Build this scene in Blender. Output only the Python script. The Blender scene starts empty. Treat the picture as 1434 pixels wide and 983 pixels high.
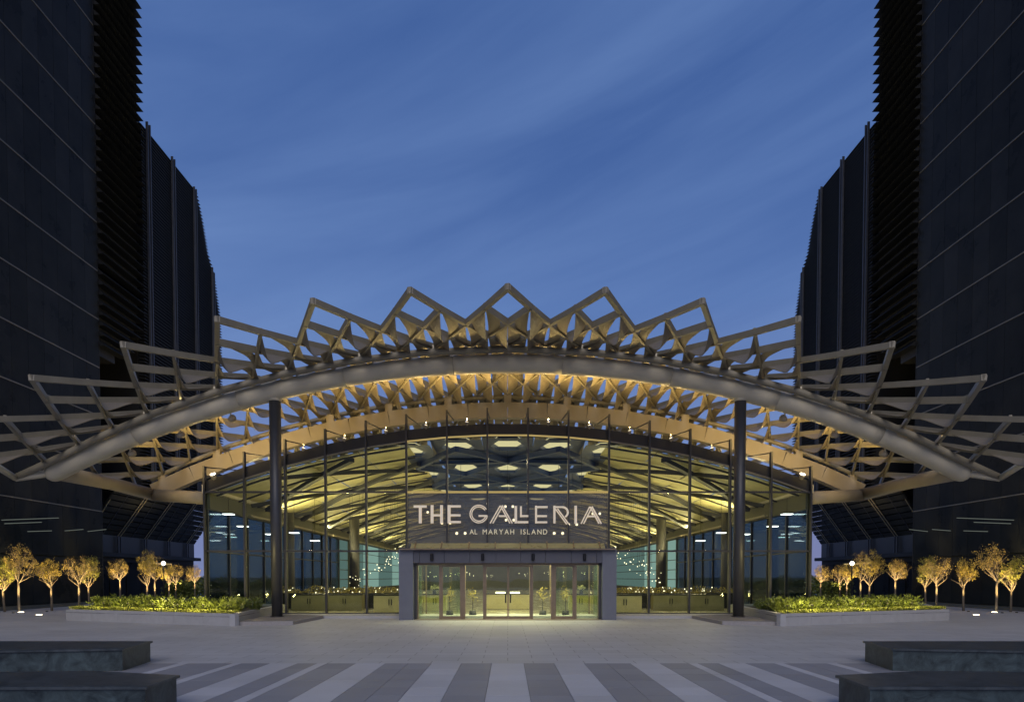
import bpy, math, random
from mathutils import Vector, Matrix, noise
R = random.Random(7)
rad = math.radians
sc = bpy.context.scene
col = sc.collection

# ------------------------------------------------------------------ camera
F, CXP, PYP, HC, TH = 950.0, 711.0, 837.3, 2.0, math.atan(950 / 30700)
cam = bpy.data.objects.new("camera", bpy.data.cameras.new("camera"))
col.objects.link(cam)
cam.location = (0, 0, HC)
cam.rotation_euler = (math.pi / 2 - TH, 0, 0)
cam.data.sensor_width = 36
cam.data.lens = 36 * F / 1434
cam.data.shift_x = 6 / 1434
cam.data.shift_y = (PYP - 491.5) / 1434
cam.data.clip_start = 0.1
cam.data.clip_end = 6000
sc.camera = cam

# ------------------------------------------------------------------ dusk sky
w = bpy.data.worlds.new("World")
sc.world = w
w.use_nodes = True
nt = w.node_tree
bg = nt.nodes["Background"]
tc = nt.nodes.new("ShaderNodeTexCoord")
sep = nt.nodes.new("ShaderNodeSeparateXYZ")
nt.links.new(tc.outputs["Generated"], sep.inputs[0])
ramp = nt.nodes.new("ShaderNodeValToRGB")
nt.links.new(sep.outputs["Z"], ramp.inputs[0])
els = ramp.color_ramp.elements
els[0].position = 0.0; els[0].color = (0.20, 0.215, 0.40, 1)
els[1].position = 1.0; els[1].color = (0.028, 0.078, 0.24, 1)
for p, c in ((0.14, (0.185, 0.25, 0.50)), (0.36, (0.10, 0.19, 0.455)), (0.62, (0.040, 0.102, 0.318))):
    e = els.new(p); e.color = (*c, 1)
# thin streaks of cirrus, drawn out along one slanting direction of the sky dome
mp0 = nt.nodes.new("ShaderNodeMapping")
mp0.inputs["Rotation"].default_value = (0, rad(17), rad(8))
nt.links.new(tc.outputs["Generated"], mp0.inputs[0])
mp = nt.nodes.new("ShaderNodeMapping")
mp.inputs["Scale"].default_value = (0.8, 1.0, 5.5)
nt.links.new(mp0.outputs[0], mp.inputs[0])
nz = nt.nodes.new("ShaderNodeTexNoise")
nz.inputs["Scale"].default_value = 1.5; nz.inputs["Detail"].default_value = 7; nz.inputs["Roughness"].default_value = 0.52
nz.inputs["Distortion"].default_value = 0.35
nt.links.new(mp.outputs[0], nz.inputs[0])
cr = nt.nodes.new("ShaderNodeMapRange")
cr.inputs[1].default_value = 0.40; cr.inputs[2].default_value = 0.70; cr.inputs[3].default_value = 0.0; cr.inputs[4].default_value = 0.42
nt.links.new(nz.outputs[0], cr.inputs[0])
mx = nt.nodes.new("ShaderNodeMixRGB")
mx.inputs[2].default_value = (0.20, 0.33, 0.64, 1)
nt.links.new(cr.outputs[0], mx.inputs[0]); nt.links.new(ramp.outputs[0], mx.inputs[1])
nt.links.new(mx.outputs[0], bg.inputs[0])
bg.inputs[1].default_value = 0.94

# the afterglow of the set sun, behind the camera: very broad and weak
sun = bpy.data.objects.new("afterglow", bpy.data.lights.new("afterglow", "SUN"))
sun.data.energy = 1.25; sun.data.angle = rad(46); sun.data.color = (1.0, 0.90, 0.80)
sun.rotation_euler = (rad(52), 0, 0)
col.objects.link(sun)

sc.view_settings.view_transform = "Standard"
sc.view_settings.look = "None"
sc.view_settings.exposure = 0
sc.view_settings.gamma = 1
sc.cycles.use_denoising = True
sc.cycles.max_bounces = 8
sc.cycles.transparent_max_bounces = 16
sc.cycles.sample_clamp_indirect = 4

# ------------------------------------------------------------------ helpers
def at(px, py, Y):
    """the point at distance Y seen at a pixel of the 1434 px photograph"""
    u, v = (px - CXP) / F, (PYP - py) / F
    c, s = math.cos(TH), math.sin(TH)
    t = Y / (c + v * s)
    return Vector((u * t, Y, HC + (-s + v * c) * t))

class MB:
    def __init__(self):
        self.v = []; self.f = []
    def quad(self, a, b, c, d):
        n = len(self.v); self.v += [tuple(a), tuple(b), tuple(c), tuple(d)]; self.f.append((n, n + 1, n + 2, n + 3)); return self
    def tri(self, a, b, c):
        n = len(self.v); self.v += [tuple(a), tuple(b), tuple(c)]; self.f.append((n, n + 1, n + 2)); return self
    def box(self, x0, x1, y0, y1, z0, z1):
        if x0 > x1: x0, x1 = x1, x0
        n = len(self.v)
        self.v += [(x0, y0, z0), (x1, y0, z0), (x1, y1, z0), (x0, y1, z0), (x0, y0, z1), (x1, y0, z1), (x1, y1, z1), (x0, y1, z1)]
        for q in ((0, 3, 2, 1), (4, 5, 6, 7), (0, 1, 5, 4), (1, 2, 6, 5), (2, 3, 7, 6), (3, 0, 4, 7)):
            self.f.append(tuple(n + i for i in q))
        return self
    def prism(self, pts, off):
        """polygon pts (3D) swept by the vector off"""
        n = len(self.v); k = len(pts); off = Vector(off)
        self.v += [tuple(p) for p in pts] + [tuple(Vector(p) + off) for p in pts]
        self.f.append(tuple(n + i for i in reversed(range(k)))); self.f.append(tuple(n + k + i for i in range(k)))
        for i in range(k):
            j = (i + 1) % k
            self.f.append((n + i, n + j, n + k + j, n + k + i))
        return self
    def loft(self, rings, caps=True):
        n = len(self.v); m = len(rings[0])
        for r in rings: self.v += [tuple(p) for p in r]
        for i in range(len(rings) - 1):
            for j in range(m):
                k = (j + 1) % m
                self.f.append((n + i * m + j, n + i * m + k, n + (i + 1) * m + k, n + (i + 1) * m + j))
        if caps:
            self.f.append(tuple(n + j for j in reversed(range(m)))); self.f.append(tuple(n + (len(rings) - 1) * m + j for j in range(m)))
        return self
    def tube(self, pts, r, seg=8, caps=True):
        pts = [Vector(p) for p in pts]
        rs = r if isinstance(r, (list, tuple)) else [r] * len(pts)
        rings = []; up = None
        for i, p in enumerate(pts):
            d = (pts[min(i + 1, len(pts) - 1)] - pts[max(i - 1, 0)]).normalized()
            if up is None:
                up = Vector((0, 0, 1)) if abs(d.z) < 0.9 else Vector((0, 1, 0))
            a = d.cross(up).normalized(); b = a.cross(d).normalized(); up = b
            rings.append([p + (a * math.cos(t) + b * math.sin(t)) * rs[i] for t in (2 * math.pi * (k + .5) / seg for k in range(seg))])
        return self.loft(rings, caps)
    def bar(self, p, q, wd, ht):
        """rectangular bar between two points, wide across and ht high"""
        p, q = Vector(p), Vector(q); d = (q - p).normalized()
        up = Vector((0, 0, 1)) if abs(d.z) < 0.95 else Vector((0, 1, 0))
        a = d.cross(up).normalized() * wd / 2; b = a.cross(d).normalized() * ht / 2
        return self.loft([[c - a - b, c + a - b, c + a + b, c - a + b] for c in (p, q)])
    def mesh(self, name, smooth=False):
        m = bpy.data.meshes.new(name); m.from_pydata(self.v, [], self.f)
        if smooth: m.polygons.foreach_set("use_smooth", [True] * len(m.polygons))
        m.update(); return m
    def build(self, name, mat, parent=None, smooth=False):
        return link(name, self.mesh(name, smooth), mat, parent)

def wloc(o):
    v = Vector((0, 0, 0))
    while o is not None:
        v += o.location; o = o.parent
    return v

def link(name, mesh, mat, parent=None, loc=None):
    """a mesh in world coordinates, or about loc when that is given"""
    if mat is not None and not mesh.materials: mesh.materials.append(mat)
    o = bpy.data.objects.new(name, mesh); col.objects.link(o)
    base = Vector(loc) if loc is not None else Vector((0, 0, 0))
    if parent is not None:
        o.parent = parent; o.location = base - wloc(parent)
    else: o.location = base
    return o

def thing(name, label, cat, loc=(0, 0, 0), group=None):
    o = bpy.data.objects.new(name, None); col.objects.link(o); o.location = loc; o.empty_display_size = .3
    return tag(o, label, cat, group)
def tag(o, label=None, cat=None, group=None, kind=None):
    if label: o["label"] = label
    if cat: o["category"] = cat
    if group: o["group"] = group
    if kind: o["kind"] = kind
    return o

def mat(name, c, rough=.6, metal=0, var=0, scale=3, bump=0, bscale=40, emit=None, estr=0, spec=.5, stretch=None):
    m = bpy.data.materials.new(name); m.use_nodes = True
    n = m.node_tree.nodes; l = m.node_tree.links; b = n["Principled BSDF"]
    b.inputs["Base Color"].default_value = (*c, 1); b.inputs["Roughness"].default_value = rough; b.inputs["Metallic"].default_value = metal
    b.inputs["Specular IOR Level"].default_value = spec
    if emit: b.inputs["Emission Color"].default_value = (*emit, 1); b.inputs["Emission Strength"].default_value = estr
    if var or bump:
        t = n.new("ShaderNodeTexCoord"); g = n.new("ShaderNodeNewGeometry"); vec = g.outputs["Position"]
        if stretch:
            mm = n.new("ShaderNodeMapping"); mm.inputs["Scale"].default_value = stretch; l.new(vec, mm.inputs[0]); vec = mm.outputs[0]
    if var:
        z = n.new("ShaderNodeTexNoise"); z.inputs["Scale"].default_value = scale; z.inputs["Detail"].default_value = 6; z.inputs["Roughness"].default_value = .6
        l.new(vec, z.inputs[0])
        r = n.new("ShaderNodeMapRange"); r.inputs[1].default_value = .3; r.inputs[2].default_value = .7; r.inputs[3].default_value = 1 - var; r.inputs[4].default_value = 1 + var
        l.new(z.outputs[0], r.inputs[0])
        k = n.new("ShaderNodeMixRGB"); k.blend_type = "MULTIPLY"; k.inputs[0].default_value = 1; k.inputs[1].default_value = (*c, 1)
        l.new(r.outputs[0], k.inputs[2]); l.new(k.outputs[0], b.inputs["Base Color"])
        r2 = n.new("ShaderNodeMapRange"); r2.inputs[3].default_value = max(.02, rough - .12); r2.inputs[4].default_value = min(1, rough + .12)
        l.new(z.outputs[0], r2.inputs[0]); l.new(r2.outputs[0], b.inputs["Roughness"])
    if bump:
        z = n.new("ShaderNodeTexNoise"); z.inputs["Scale"].default_value = bscale; z.inputs["Detail"].default_value = 4; l.new(vec, z.inputs[0])
        u = n.new("ShaderNodeBump"); u.inputs["Strength"].default_value = bump; u.inputs["Distance"].default_value = .02
        l.new(z.outputs[0], u.inputs["Height"]); l.new(u.outputs[0], b.inputs["Normal"])
    return m

def glass(name, tint, refl=1.0, rough=0.0, base=.04):
    m = bpy.data.materials.new(name); m.use_nodes = True
    n = m.node_tree.nodes; l = m.node_tree.links; n.remove(n["Principled BSDF"])
    t = n.new("ShaderNodeBsdfTransparent"); t.inputs[0].default_value = (*tint, 1)
    g = n.new("ShaderNodeBsdfGlossy"); g.inputs["Roughness"].default_value = rough; g.inputs[0].default_value = (1, 1, 1, 1)
    f = n.new("ShaderNodeLayerWeight"); f.inputs[0].default_value = .25
    r = n.new("ShaderNodeMapRange"); r.inputs[3].default_value = base; r.inputs[4].default_value = min(1, base + .42 * refl)
    l.new(f.outputs["Fresnel"], r.inputs[0])
    x = n.new("ShaderNodeMixShader"); l.new(r.outputs[0], x.inputs[0]); l.new(t.outputs[0], x.inputs[1]); l.new(g.outputs[0], x.inputs[2])
    # very slight waviness of the panes
    geo = n.new("ShaderNodeNewGeometry"); z = n.new("ShaderNodeTexNoise"); z.inputs["Scale"].default_value = .6
    l.new(geo.outputs["Position"], z.inputs[0]); u = n.new("ShaderNodeBump"); u.inputs["Strength"].default_value = .05; u.inputs["Distance"].default_value = .1
    l.new(z.outputs[0], u.inputs["Height"]); l.new(u.outputs[0], g.inputs["Normal"])
    l.new(x.outputs[0], n["Material Output"].inputs[0])
    return m

def signpanel():
    """grey translucent glass printed with fine horizontal lines"""
    m = glass("sign_panel_glass", (.62, .62, .58), .9, 0, .04)
    n = m.node_tree.nodes; l = m.node_tree.links; out = n["Material Output"]; old = out.inputs[0].links[0].from_socket
    d = n.new("ShaderNodeBsdfDiffuse"); d.inputs[0].default_value = (.34, .34, .33, 1)
    g = n.new("ShaderNodeNewGeometry"); mp_ = n.new("ShaderNodeMapping"); mp_.inputs["Scale"].default_value = (.25, .25, 9)
    z = n.new("ShaderNodeTexNoise"); z.inputs["Scale"].default_value = 1.6; z.inputs["Detail"].default_value = 4
    l.new(g.outputs["Position"], mp_.inputs[0]); l.new(mp_.outputs[0], z.inputs[0])
    r_ = n.new("ShaderNodeMapRange"); r_.inputs[1].default_value = .3; r_.inputs[2].default_value = .7; r_.inputs[3].default_value = .06; r_.inputs[4].default_value = .34
    l.new(z.outputs[0], r_.inputs[0])
    x = n.new("ShaderNodeMixShader"); l.new(r_.outputs[0], x.inputs[0]); l.new(old, x.inputs[1]); l.new(d.outputs[0], x.inputs[2]); l.new(x.outputs[0], out.inputs[0])
    return m

def emis(name, c, s):
    m = bpy.data.materials.new(name); m.use_nodes = True
    n = m.node_tree.nodes; n.remove(n["Principled BSDF"]); e = n.new("ShaderNodeEmission")
    e.inputs[0].default_value = (*c, 1); e.inputs[1].default_value = s
    m.node_tree.links.new(e.outputs[0], n["Material Output"].inputs[0]); return m

def lamp(kind, loc, power, color, parent, aim=None, size=.15, spot=100, blend=.6, size_y=None):
    d = bpy.data.lights.new("lamp_light", kind); d.energy = power; d.color = color
    if kind == "AREA":
        d.size = size
        if size_y: d.shape = "RECTANGLE"; d.size_y = size_y
    else: d.shadow_soft_size = size
    if kind == "SPOT": d.spot_size = rad(spot); d.spot_blend = blend
    o = bpy.data.objects.new("lamp_light", d); col.objects.link(o)
    o.parent = parent; o.location = Vector(loc) - wloc(parent)
    if aim is not None:
        o.rotation_euler = (Vector(aim) - Vector(loc)).to_track_quat("-Z", "Y").to_euler()
    return o

M = dict(
    arch=mat("grey_painted_steel", (.64, .58, .44), .45, 0, .07, 1.2, .05, 30),
    tan=mat("warm_painted_steel", (.36, .31, .235), .5, 0, .08, 1.0),
    lattice=mat("bronze_painted_steel", (.27, .24, .175), .5, 0, .12, 2.0),
    fin=mat("bronze_sheet", (.24, .205, .15), .42, 0, .16, 5, .25, 9, stretch=(14, 14, .6)),
    darksteel=mat("dark_steel", (.045, .045, .05), .45, .3, .12, 2),
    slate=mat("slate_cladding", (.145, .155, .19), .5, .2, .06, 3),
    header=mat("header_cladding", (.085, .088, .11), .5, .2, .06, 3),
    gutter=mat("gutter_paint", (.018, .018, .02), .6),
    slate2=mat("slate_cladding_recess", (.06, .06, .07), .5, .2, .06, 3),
    bronze=mat("bronze_frame", (.25, .19, .13), .35, .6, .1, 4),
    column=mat("column_paint", (.062, .064, .072), .4, .2, .08, 2),
    brass=mat("brass_trim", (.60, .46, .20), .35, .7, .1, 6),
    edge=mat("pale_edge_beam", (.72, .66, .54), .55, 0, .12, 1.5),
    rib=mat("dark_rib", (.04, .04, .045), .6, 0, .15, 1.5),
    ceil=mat("dark_blue_ceiling", (.028, .050, .17), .38, 0, .2, .8),
    yellow=mat("cream_soffit", (.56, .51, .27), .55, 0, .16, 1.2, .25, 3),
    tower=mat("tower_glass", (.022, .025, .028), .3, .0, .25, .5, spec=.03),
    tower2=mat("tower_glass_variant", (.026, .029, .032), .3, .0, .25, .5, spec=.035),
    towerdark=mat("tower_body", (.012, .013, .015), .6, 0, .2, .5),
    louvre=mat("louvre_metal", (.007, .009, .012), .55, .2, .25, 1.5),
    fine=mat("fine_louvre_metal", (.016, .019, .026), .5, .2, .2, 1.5),
    line=mat("floor_edge_metal", (.17, .155, .12), .4, .3, .1, 2),
    ribmetal=mat("soffit_rib_metal", (.34, .31, .22), .4, .2, .1, 2),
    tfin=mat("tower_fin_metal", (.085, .095, .12), .4, .5, .15, 3),
    granite=mat("planter_stone", (.40, .40, .41), .7, 0, .07, 4, .1, 60),
    plinth=mat("plinth_stone", (.33, .31, .30), .75, 0, .1, 8, .2, 60),
    gravel=mat("gravel_top", (.20, .19, .19), .9, 0, .45, 40, .8, 45),
    soil=mat("soil", (.03, .024, .018), .9, 0, .3, 9),
    bark=mat("bark", (.17, .14, .105), .85, 0, .25, 14, .5, 40),
    leaf_a=mat("leaf_olive", (.34, .27, .05), .55, 0, .4, 7),
    leaf_b=mat("leaf_russet", (.38, .29, .07), .6, 0, .4, 7),
    leaf_c=mat("leaf_yellow_green", (.32, .32, .05), .5, 0, .4, 7),
    shrub=mat("shrub_leaf", (.11, .14, .025), .45, 0, .7, 2.5),
    cover=mat("ground_cover_leaf", (.15, .17, .03), .5, 0, .4, 6),
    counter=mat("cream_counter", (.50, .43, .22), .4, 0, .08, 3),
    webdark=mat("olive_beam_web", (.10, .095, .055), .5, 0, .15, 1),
    counterdim=mat("dimmed_cream", (.17, .155, .08), .4, 0, .12, 3),  # cream darkened in the colour itself to look dimly lit
    stone=mat("cream_floor", (.45, .42, .32), .25, 0, .1, 1.5),
    black=mat("black_metal", (.015, .015, .017), .4, .3),
    wallin=mat("interior_wall", (.10, .10, .095), .5, 0, .2, .7),
    flower=mat("white_flower", (.65, .60, .45), .6),
    fglass=glass("facade_glass", (.84, .88, .84), 1.0, 0, .0),
    sglass=glass("side_glass", (.42, .52, .55), 1.0, 0, .04),
    dglass=glass("door_glass", (.84, .90, .80), .8, 0, .06),
    signglass=glass("sign_glass", (.66, .66, .62), .9, 0, .04),
    signpanel=signpanel(),
    lampglow=emis("lamp_glow", (1, .86, .6), 7.0),
    cool=emis("cool_lamp_glow", (.95, .97, 1), 5.0),
    eye=emis("coffer_diffuser", (1, .84, .47), .92),
    cyan=emis("backlit_glass", (.50, .76, .70), .55),
    cyan2=emis("backlit_glass_dim", (.36, .58, .55), .32),
    bulb=emis("bulb_glow", (1, .86, .58), 3.5),
    warm=emis("warm_panel", (1, .72, .32), .5),
    trim_glow=emis("added_trim_glow", (1, .74, .28), .42),  # glow added to brass trim that is no lamp itself
    frost=mat("frosted_canopy_glass", (.30, .28, .14), .3, 0, .1, 3),
    streak=emis("painted_reflection", (.75, .85, .75), .13),  # stands in for lamp reflections on the tower glass
)
def letter_mat(name, c, s):
    m = mat(name, c, .4, 0, .05, 5, emit=c, estr=s); return m
M["letter"] = letter_mat("lit_letter", (.86, .74, .58), .32)
M["letter2"] = letter_mat("lit_small_letter", (.80, .72, .50), .38)

def marble(name, c1, c2, rough):
    m = bpy.data.materials.new(name); m.use_nodes = True
    n = m.node_tree.nodes; l = m.node_tree.links; b = n["Principled BSDF"]; b.inputs["Roughness"].default_value = rough
    g = n.new("ShaderNodeNewGeometry")
    z = n.new("ShaderNodeTexNoise"); z.inputs["Scale"].default_value = 2.2; z.inputs["Detail"].default_value = 9; z.inputs["Roughness"].default_value = .68; z.inputs["Distortion"].default_value = 1.6
    l.new(g.outputs["Position"], z.inputs[0])
    v = n.new("ShaderNodeTexVoronoi"); v.feature = "DISTANCE_TO_EDGE"; v.inputs["Scale"].default_value = 2.6
    wd = n.new("ShaderNodeVectorMath"); wd.operation = "ADD"; l.new(g.outputs["Position"], wd.inputs[0]); l.new(z.outputs["Color"], wd.inputs[1]); l.new(wd.outputs[0], v.inputs[0])
    r = n.new("ShaderNodeValToRGB"); r.color_ramp.elements[0].position = .33; r.color_ramp.elements[0].color = (*c1, 1); r.color_ramp.elements[1].position = .72; r.color_ramp.elements[1].color = (*c2, 1)
    l.new(z.outputs[0], r.inputs[0])
    q = n.new("ShaderNodeMapRange"); q.inputs[1].default_value = 0; q.inputs[2].default_value = .018; q.inputs[3].default_value = .22; q.inputs[4].default_value = 0
    l.new(v.outputs["Distance"], q.inputs[0])
    k = n.new("ShaderNodeMixRGB"); k.inputs[2].default_value = (.17, .20, .19, 1); l.new(q.outputs[0], k.inputs[0]); l.new(r.outputs[0], k.inputs[1]); l.new(k.outputs[0], b.inputs["Base Color"])
    return m
M["marble"] = marble("green_marble", (.008, .015, .019), (.075, .110, .120), .42)
M["marbletop"] = marble("green_marble_top", (.020, .028, .034), (.085, .100, .110), .40)

def paving(name, c, bw, bh, var, mort, off=.5):
    m = bpy.data.materials.new(name); m.use_nodes = True
    n = m.node_tree.nodes; l = m.node_tree.links; b = n["Principled BSDF"]; b.inputs["Roughness"].default_value = .62
    g = n.new("ShaderNodeNewGeometry"); br = n.new("ShaderNodeTexBrick"); l.new(g.outputs["Position"], br.inputs[0])
    br.inputs["Scale"].default_value = 1; br.inputs["Brick Width"].default_value = bw; br.inputs["Row Height"].default_value = bh; br.inputs["Mortar Size"].default_value = mort
    br.offset = off
    br.inputs["Color1"].default_value = (*[x * (1 - var) for x in c], 1); br.inputs["Color2"].default_value = (*[x * (1 + var) for x in c], 1)
    br.inputs["Mortar"].default_value = (*[x * .55 for x in c], 1)
    z = n.new("ShaderNodeTexNoise"); z.inputs["Scale"].default_value = .35; z.inputs["Detail"].default_value = 10; z.inputs["Roughness"].default_value = .65; l.new(g.outputs["Position"], z.inputs[0])
    r = n.new("ShaderNodeMapRange"); r.inputs[1].default_value = .25; r.inputs[2].default_value = .75; r.inputs[3].default_value = .84; r.inputs[4].default_value = 1.14; l.new(z.outputs[0], r.inputs[0])
    z2 = n.new("ShaderNodeTexNoise"); z2.inputs["Scale"].default_value = 60; z2.inputs["Detail"].default_value = 3; l.new(g.outputs["Position"], z2.inputs[0])
    r2 = n.new("ShaderNodeMapRange"); r2.inputs[1].default_value = .3; r2.inputs[2].default_value = .7; r2.inputs[3].default_value = .93; r2.inputs[4].default_value = 1.07; l.new(z2.outputs[0], r2.inputs[0])
    k = n.new("ShaderNodeMixRGB"); k.blend_type = "MULTIPLY"; k.inputs[0].default_value = 1; l.new(br.outputs[0], k.inputs[1]); l.new(r.outputs[0], k.inputs[2])
    k2 = n.new("ShaderNodeMixRGB"); k2.blend_type = "MULTIPLY"; k2.inputs[0].default_value = 1; l.new(k.outputs[0], k2.inputs[1]); l.new(r2.outputs[0], k2.inputs[2])
    oi = n.new("ShaderNodeObjectInfo"); ro = n.new("ShaderNodeMapRange"); ro.inputs[3].default_value = .93; ro.inputs[4].default_value = 1.07; l.new(oi.outputs["Random"], ro.inputs[0])
    k3 = n.new("ShaderNodeMixRGB"); k3.blend_type = "MULTIPLY"; k3.inputs[0].default_value = 1; l.new(k2.outputs[0], k3.inputs[1]); l.new(ro.outputs[0], k3.inputs[2])
    l.new(k3.outputs[0], b.inputs["Base Color"])
    r3 = n.new("ShaderNodeMapRange"); r3.inputs[3].default_value = .42; r3.inputs[4].default_value = .72; l.new(z.outputs[0], r3.inputs[0]); l.new(r3.outputs[0], b.inputs["Roughness"])
    return m
M["pave"] = paving("light_paving", (.425, .43, .445), 1.2, .6, .05, .012)
M["slab_l"] = paving("light_slab", (.50, .505, .53), 40, 40, 0, 0)
M["slab_d"] = paving("dark_slab", (.27, .275, .30), 40, 40, 0, 0)
M["land"] = mat("sandy_land", (.20, .18, .15), .9, 0, .2, .02)

# ------------------------------------------------------------------ ground
tag(MB().quad((-2500, -300, -.05), (2500, -300, -.05), (2500, 4500, -.05), (-2500, 4500, -.05)).build("ground", M["land"]), kind="structure")
Y0 = 15.75
g = MB().quad((-75, Y0, 0), (75, Y0, 0), (75, 150, 0), (-75, 150, 0)).quad((-75, -60, 0), (75, -60, 0), (75, 5.6, 0), (-75, 5.6, 0))
g.quad((-75, 5.6, -.03), (75, 5.6, -.03), (75, Y0, -.03), (-75, Y0, -.03))
g.quad((-75, 5.6, 0), (75, 5.6, 0), (75, 5.6, -.03), (-75, 5.6, -.03)).quad((-75, Y0, 0), (75, Y0, 0), (75, Y0, -.03), (-75, Y0, -.03))
plaza = tag(g.build("pavement", M["pave"]), kind="structure")
half = [0.373, 1.078, 1.774, 2.85, 3.54, 4.21, 4.43, 4.90, 5.54, 6.2, 6.42, 7.43, 7.66, 8.9, 9.6, 10.4, 10.6, 11.7, 12.4, 13.2]
edges = sorted([-x for x in half] + half)
far = MB(); farl = MB()
for i in range(len(edges) - 1):
    x0, x1 = edges[i], edges[i + 1]
    k = min(range(len(half)), key=lambda q: abs(half[q] - max(abs(x0), abs(x1))))
    light = (k % 2 == 0)
    if abs(x0 + x1) < .01: light = True
    n = 2 if (x1 - x0) > .85 else 1
    for j in range(n):
        a, b = x0 + (x1 - x0) * j / n, x0 + (x1 - x0) * (j + 1) / n
        y = 5.6; row = 0
        while y < Y0 - .1:
            d = .835 if row % 1 == 0 else .835
            ye = min(y + d, Y0)
            if Y0 - ye < .3: ye = Y0
            zt = R.uniform(-.0015, .0015); gp = .009
            if y > 9.0 and abs((a + b) / 2) < 8.8:
                s = MB().box(a + gp / 2, b - gp / 2, y + gp / 2, ye - gp / 2, -.029, zt).build("paving_slab", M["slab_l"] if light else M["slab_d"], plaza)
            else:
                (farl if light else far).box(a + gp / 2, b - gp / 2, y + gp / 2, ye - gp / 2, -.029, zt)
            y = ye; row += 1
tag(far.build("dark_paving_slabs", M["slab_d"], plaza), kind="stuff"); tag(farl.build("light_paving_slabs", M["slab_l"], plaza), kind="stuff")

# ------------------------------------------------------------------ towers
XW = 30.0
side_word = {-1: "left", 1: "right"}
def BX(mb, s, a, b, *r):  # a,b distances from the axis
    mb.box(s * a, s * b, *r)

def near_tower(s):
    wd = side_word[s]
    t = thing("office_tower", f"dark glass office tower nearest the camera on the {wd} with pale floor lines", "tower", (s * 45, 30, 0))
    b = MB(); BX(b, s, XW + .25, 62, 12, 50.35, 0, 70); b.build("body", M["towerdark"], t)
    zs = [.25, 3.4] + [6.85 + 3.5 * k for k in range(18)]
    for i in range(len(zs) - 1):
        z0, z1 = zs[i], zs[i + 1]
        if z0 < 48:
            nb = 9
            for k in range(nb):
                y0 = 37.0 + (50.3 - 37.0) * k / nb; y1 = 37.0 + (50.3 - 37.0) * (k + 1) / nb
                m = MB(); a = XW + R.uniform(0, .006); BX(m, s, a, XW + .24, y0 + .012, y1 - .012, z0 + .04, z1 - .04)
                m.build("facade_pane", M["tower"] if R.random() < .7 else M["tower2"], t)
            m = MB(); BX(m, s, XW + .004, XW + .24, 12, 36.98, z0 + .04, z1 - .04); m.build("facade_panel", M["tower"], t)
        if i > 1:
            m = MB(); BX(m, s, XW - .035, XW + .24, 12, 50.3, z0 - .035, z0 + .035); m.build("floor_line", M["line"], t)
    m = MB(); BX(m, s, XW - .02, XW + .24, 12, 50.3, 0, .24); m.build("base_course", M["wallin"], t)
    m = MB(); BX(m, s, XW - .01, XW + .02, 50.31, 50.36, 0, 70); m.build("corner_trim", M["towerdark"], t)
    # reflected lamp streaks on the lowest glazing, made as faintly glowing bars
    for (px0, py0, px1, py1) in ((4, 728, 84, 725), (8, 733, 60, 731), (40, 744, 74, 743), (92, 743, 118, 741), (124, 744, 150, 741)):
        m = MB(); pts = []
        for px, py in ((px0, py0), (px1, py1)):
            Y = XW * F / (CXP - px); p = at(px, py, Y * 1.0); pts.append((s * (XW - .012), p.y, p.z))
        m.bar(pts[0], pts[1], .02, .05); m.build("reflection_streak", M["streak"], t)
    # blade bay that closes the tower's far end, cut off in a curve below
    z = 19.0; k = 0
    while z < 62:
        f = 1.0
        if z < 24.5: f = math.sqrt(max(0.02, 1 - ((24.5 - z) / 6.5) ** 2))
        y1 = 50.4 + 5.9 * f
        xo = XW - .42
        m = MB().prism([(s * (XW + .3), 50.42, z), (s * xo, 50.42, z), (s * (XW - .30), 50.42, z + .12), (s * (XW + .3), 50.42, z + .62)], (0, y1 - 50.42, 0))
        m.build("louvre_blade", M["louvre"], t); z += .74; k += 1
    b = MB(); BX(b, s, XW + .28, 50, 50.4, 56.2, 24.4, 62); b.build("louvre_bay", M["towerdark"], t)
    for k in range(7):
        z0 = 18.4 + k; f = math.sqrt(max(0.02, 1 - ((24.5 - z0) / 6.7) ** 2)); b = MB(); BX(b, s, XW + .28, 50, 50.4, 50.4 + 5.8 * f, z0, z0 + 1); b.build("bay_soffit_step", M["towerdark"], t)

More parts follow.
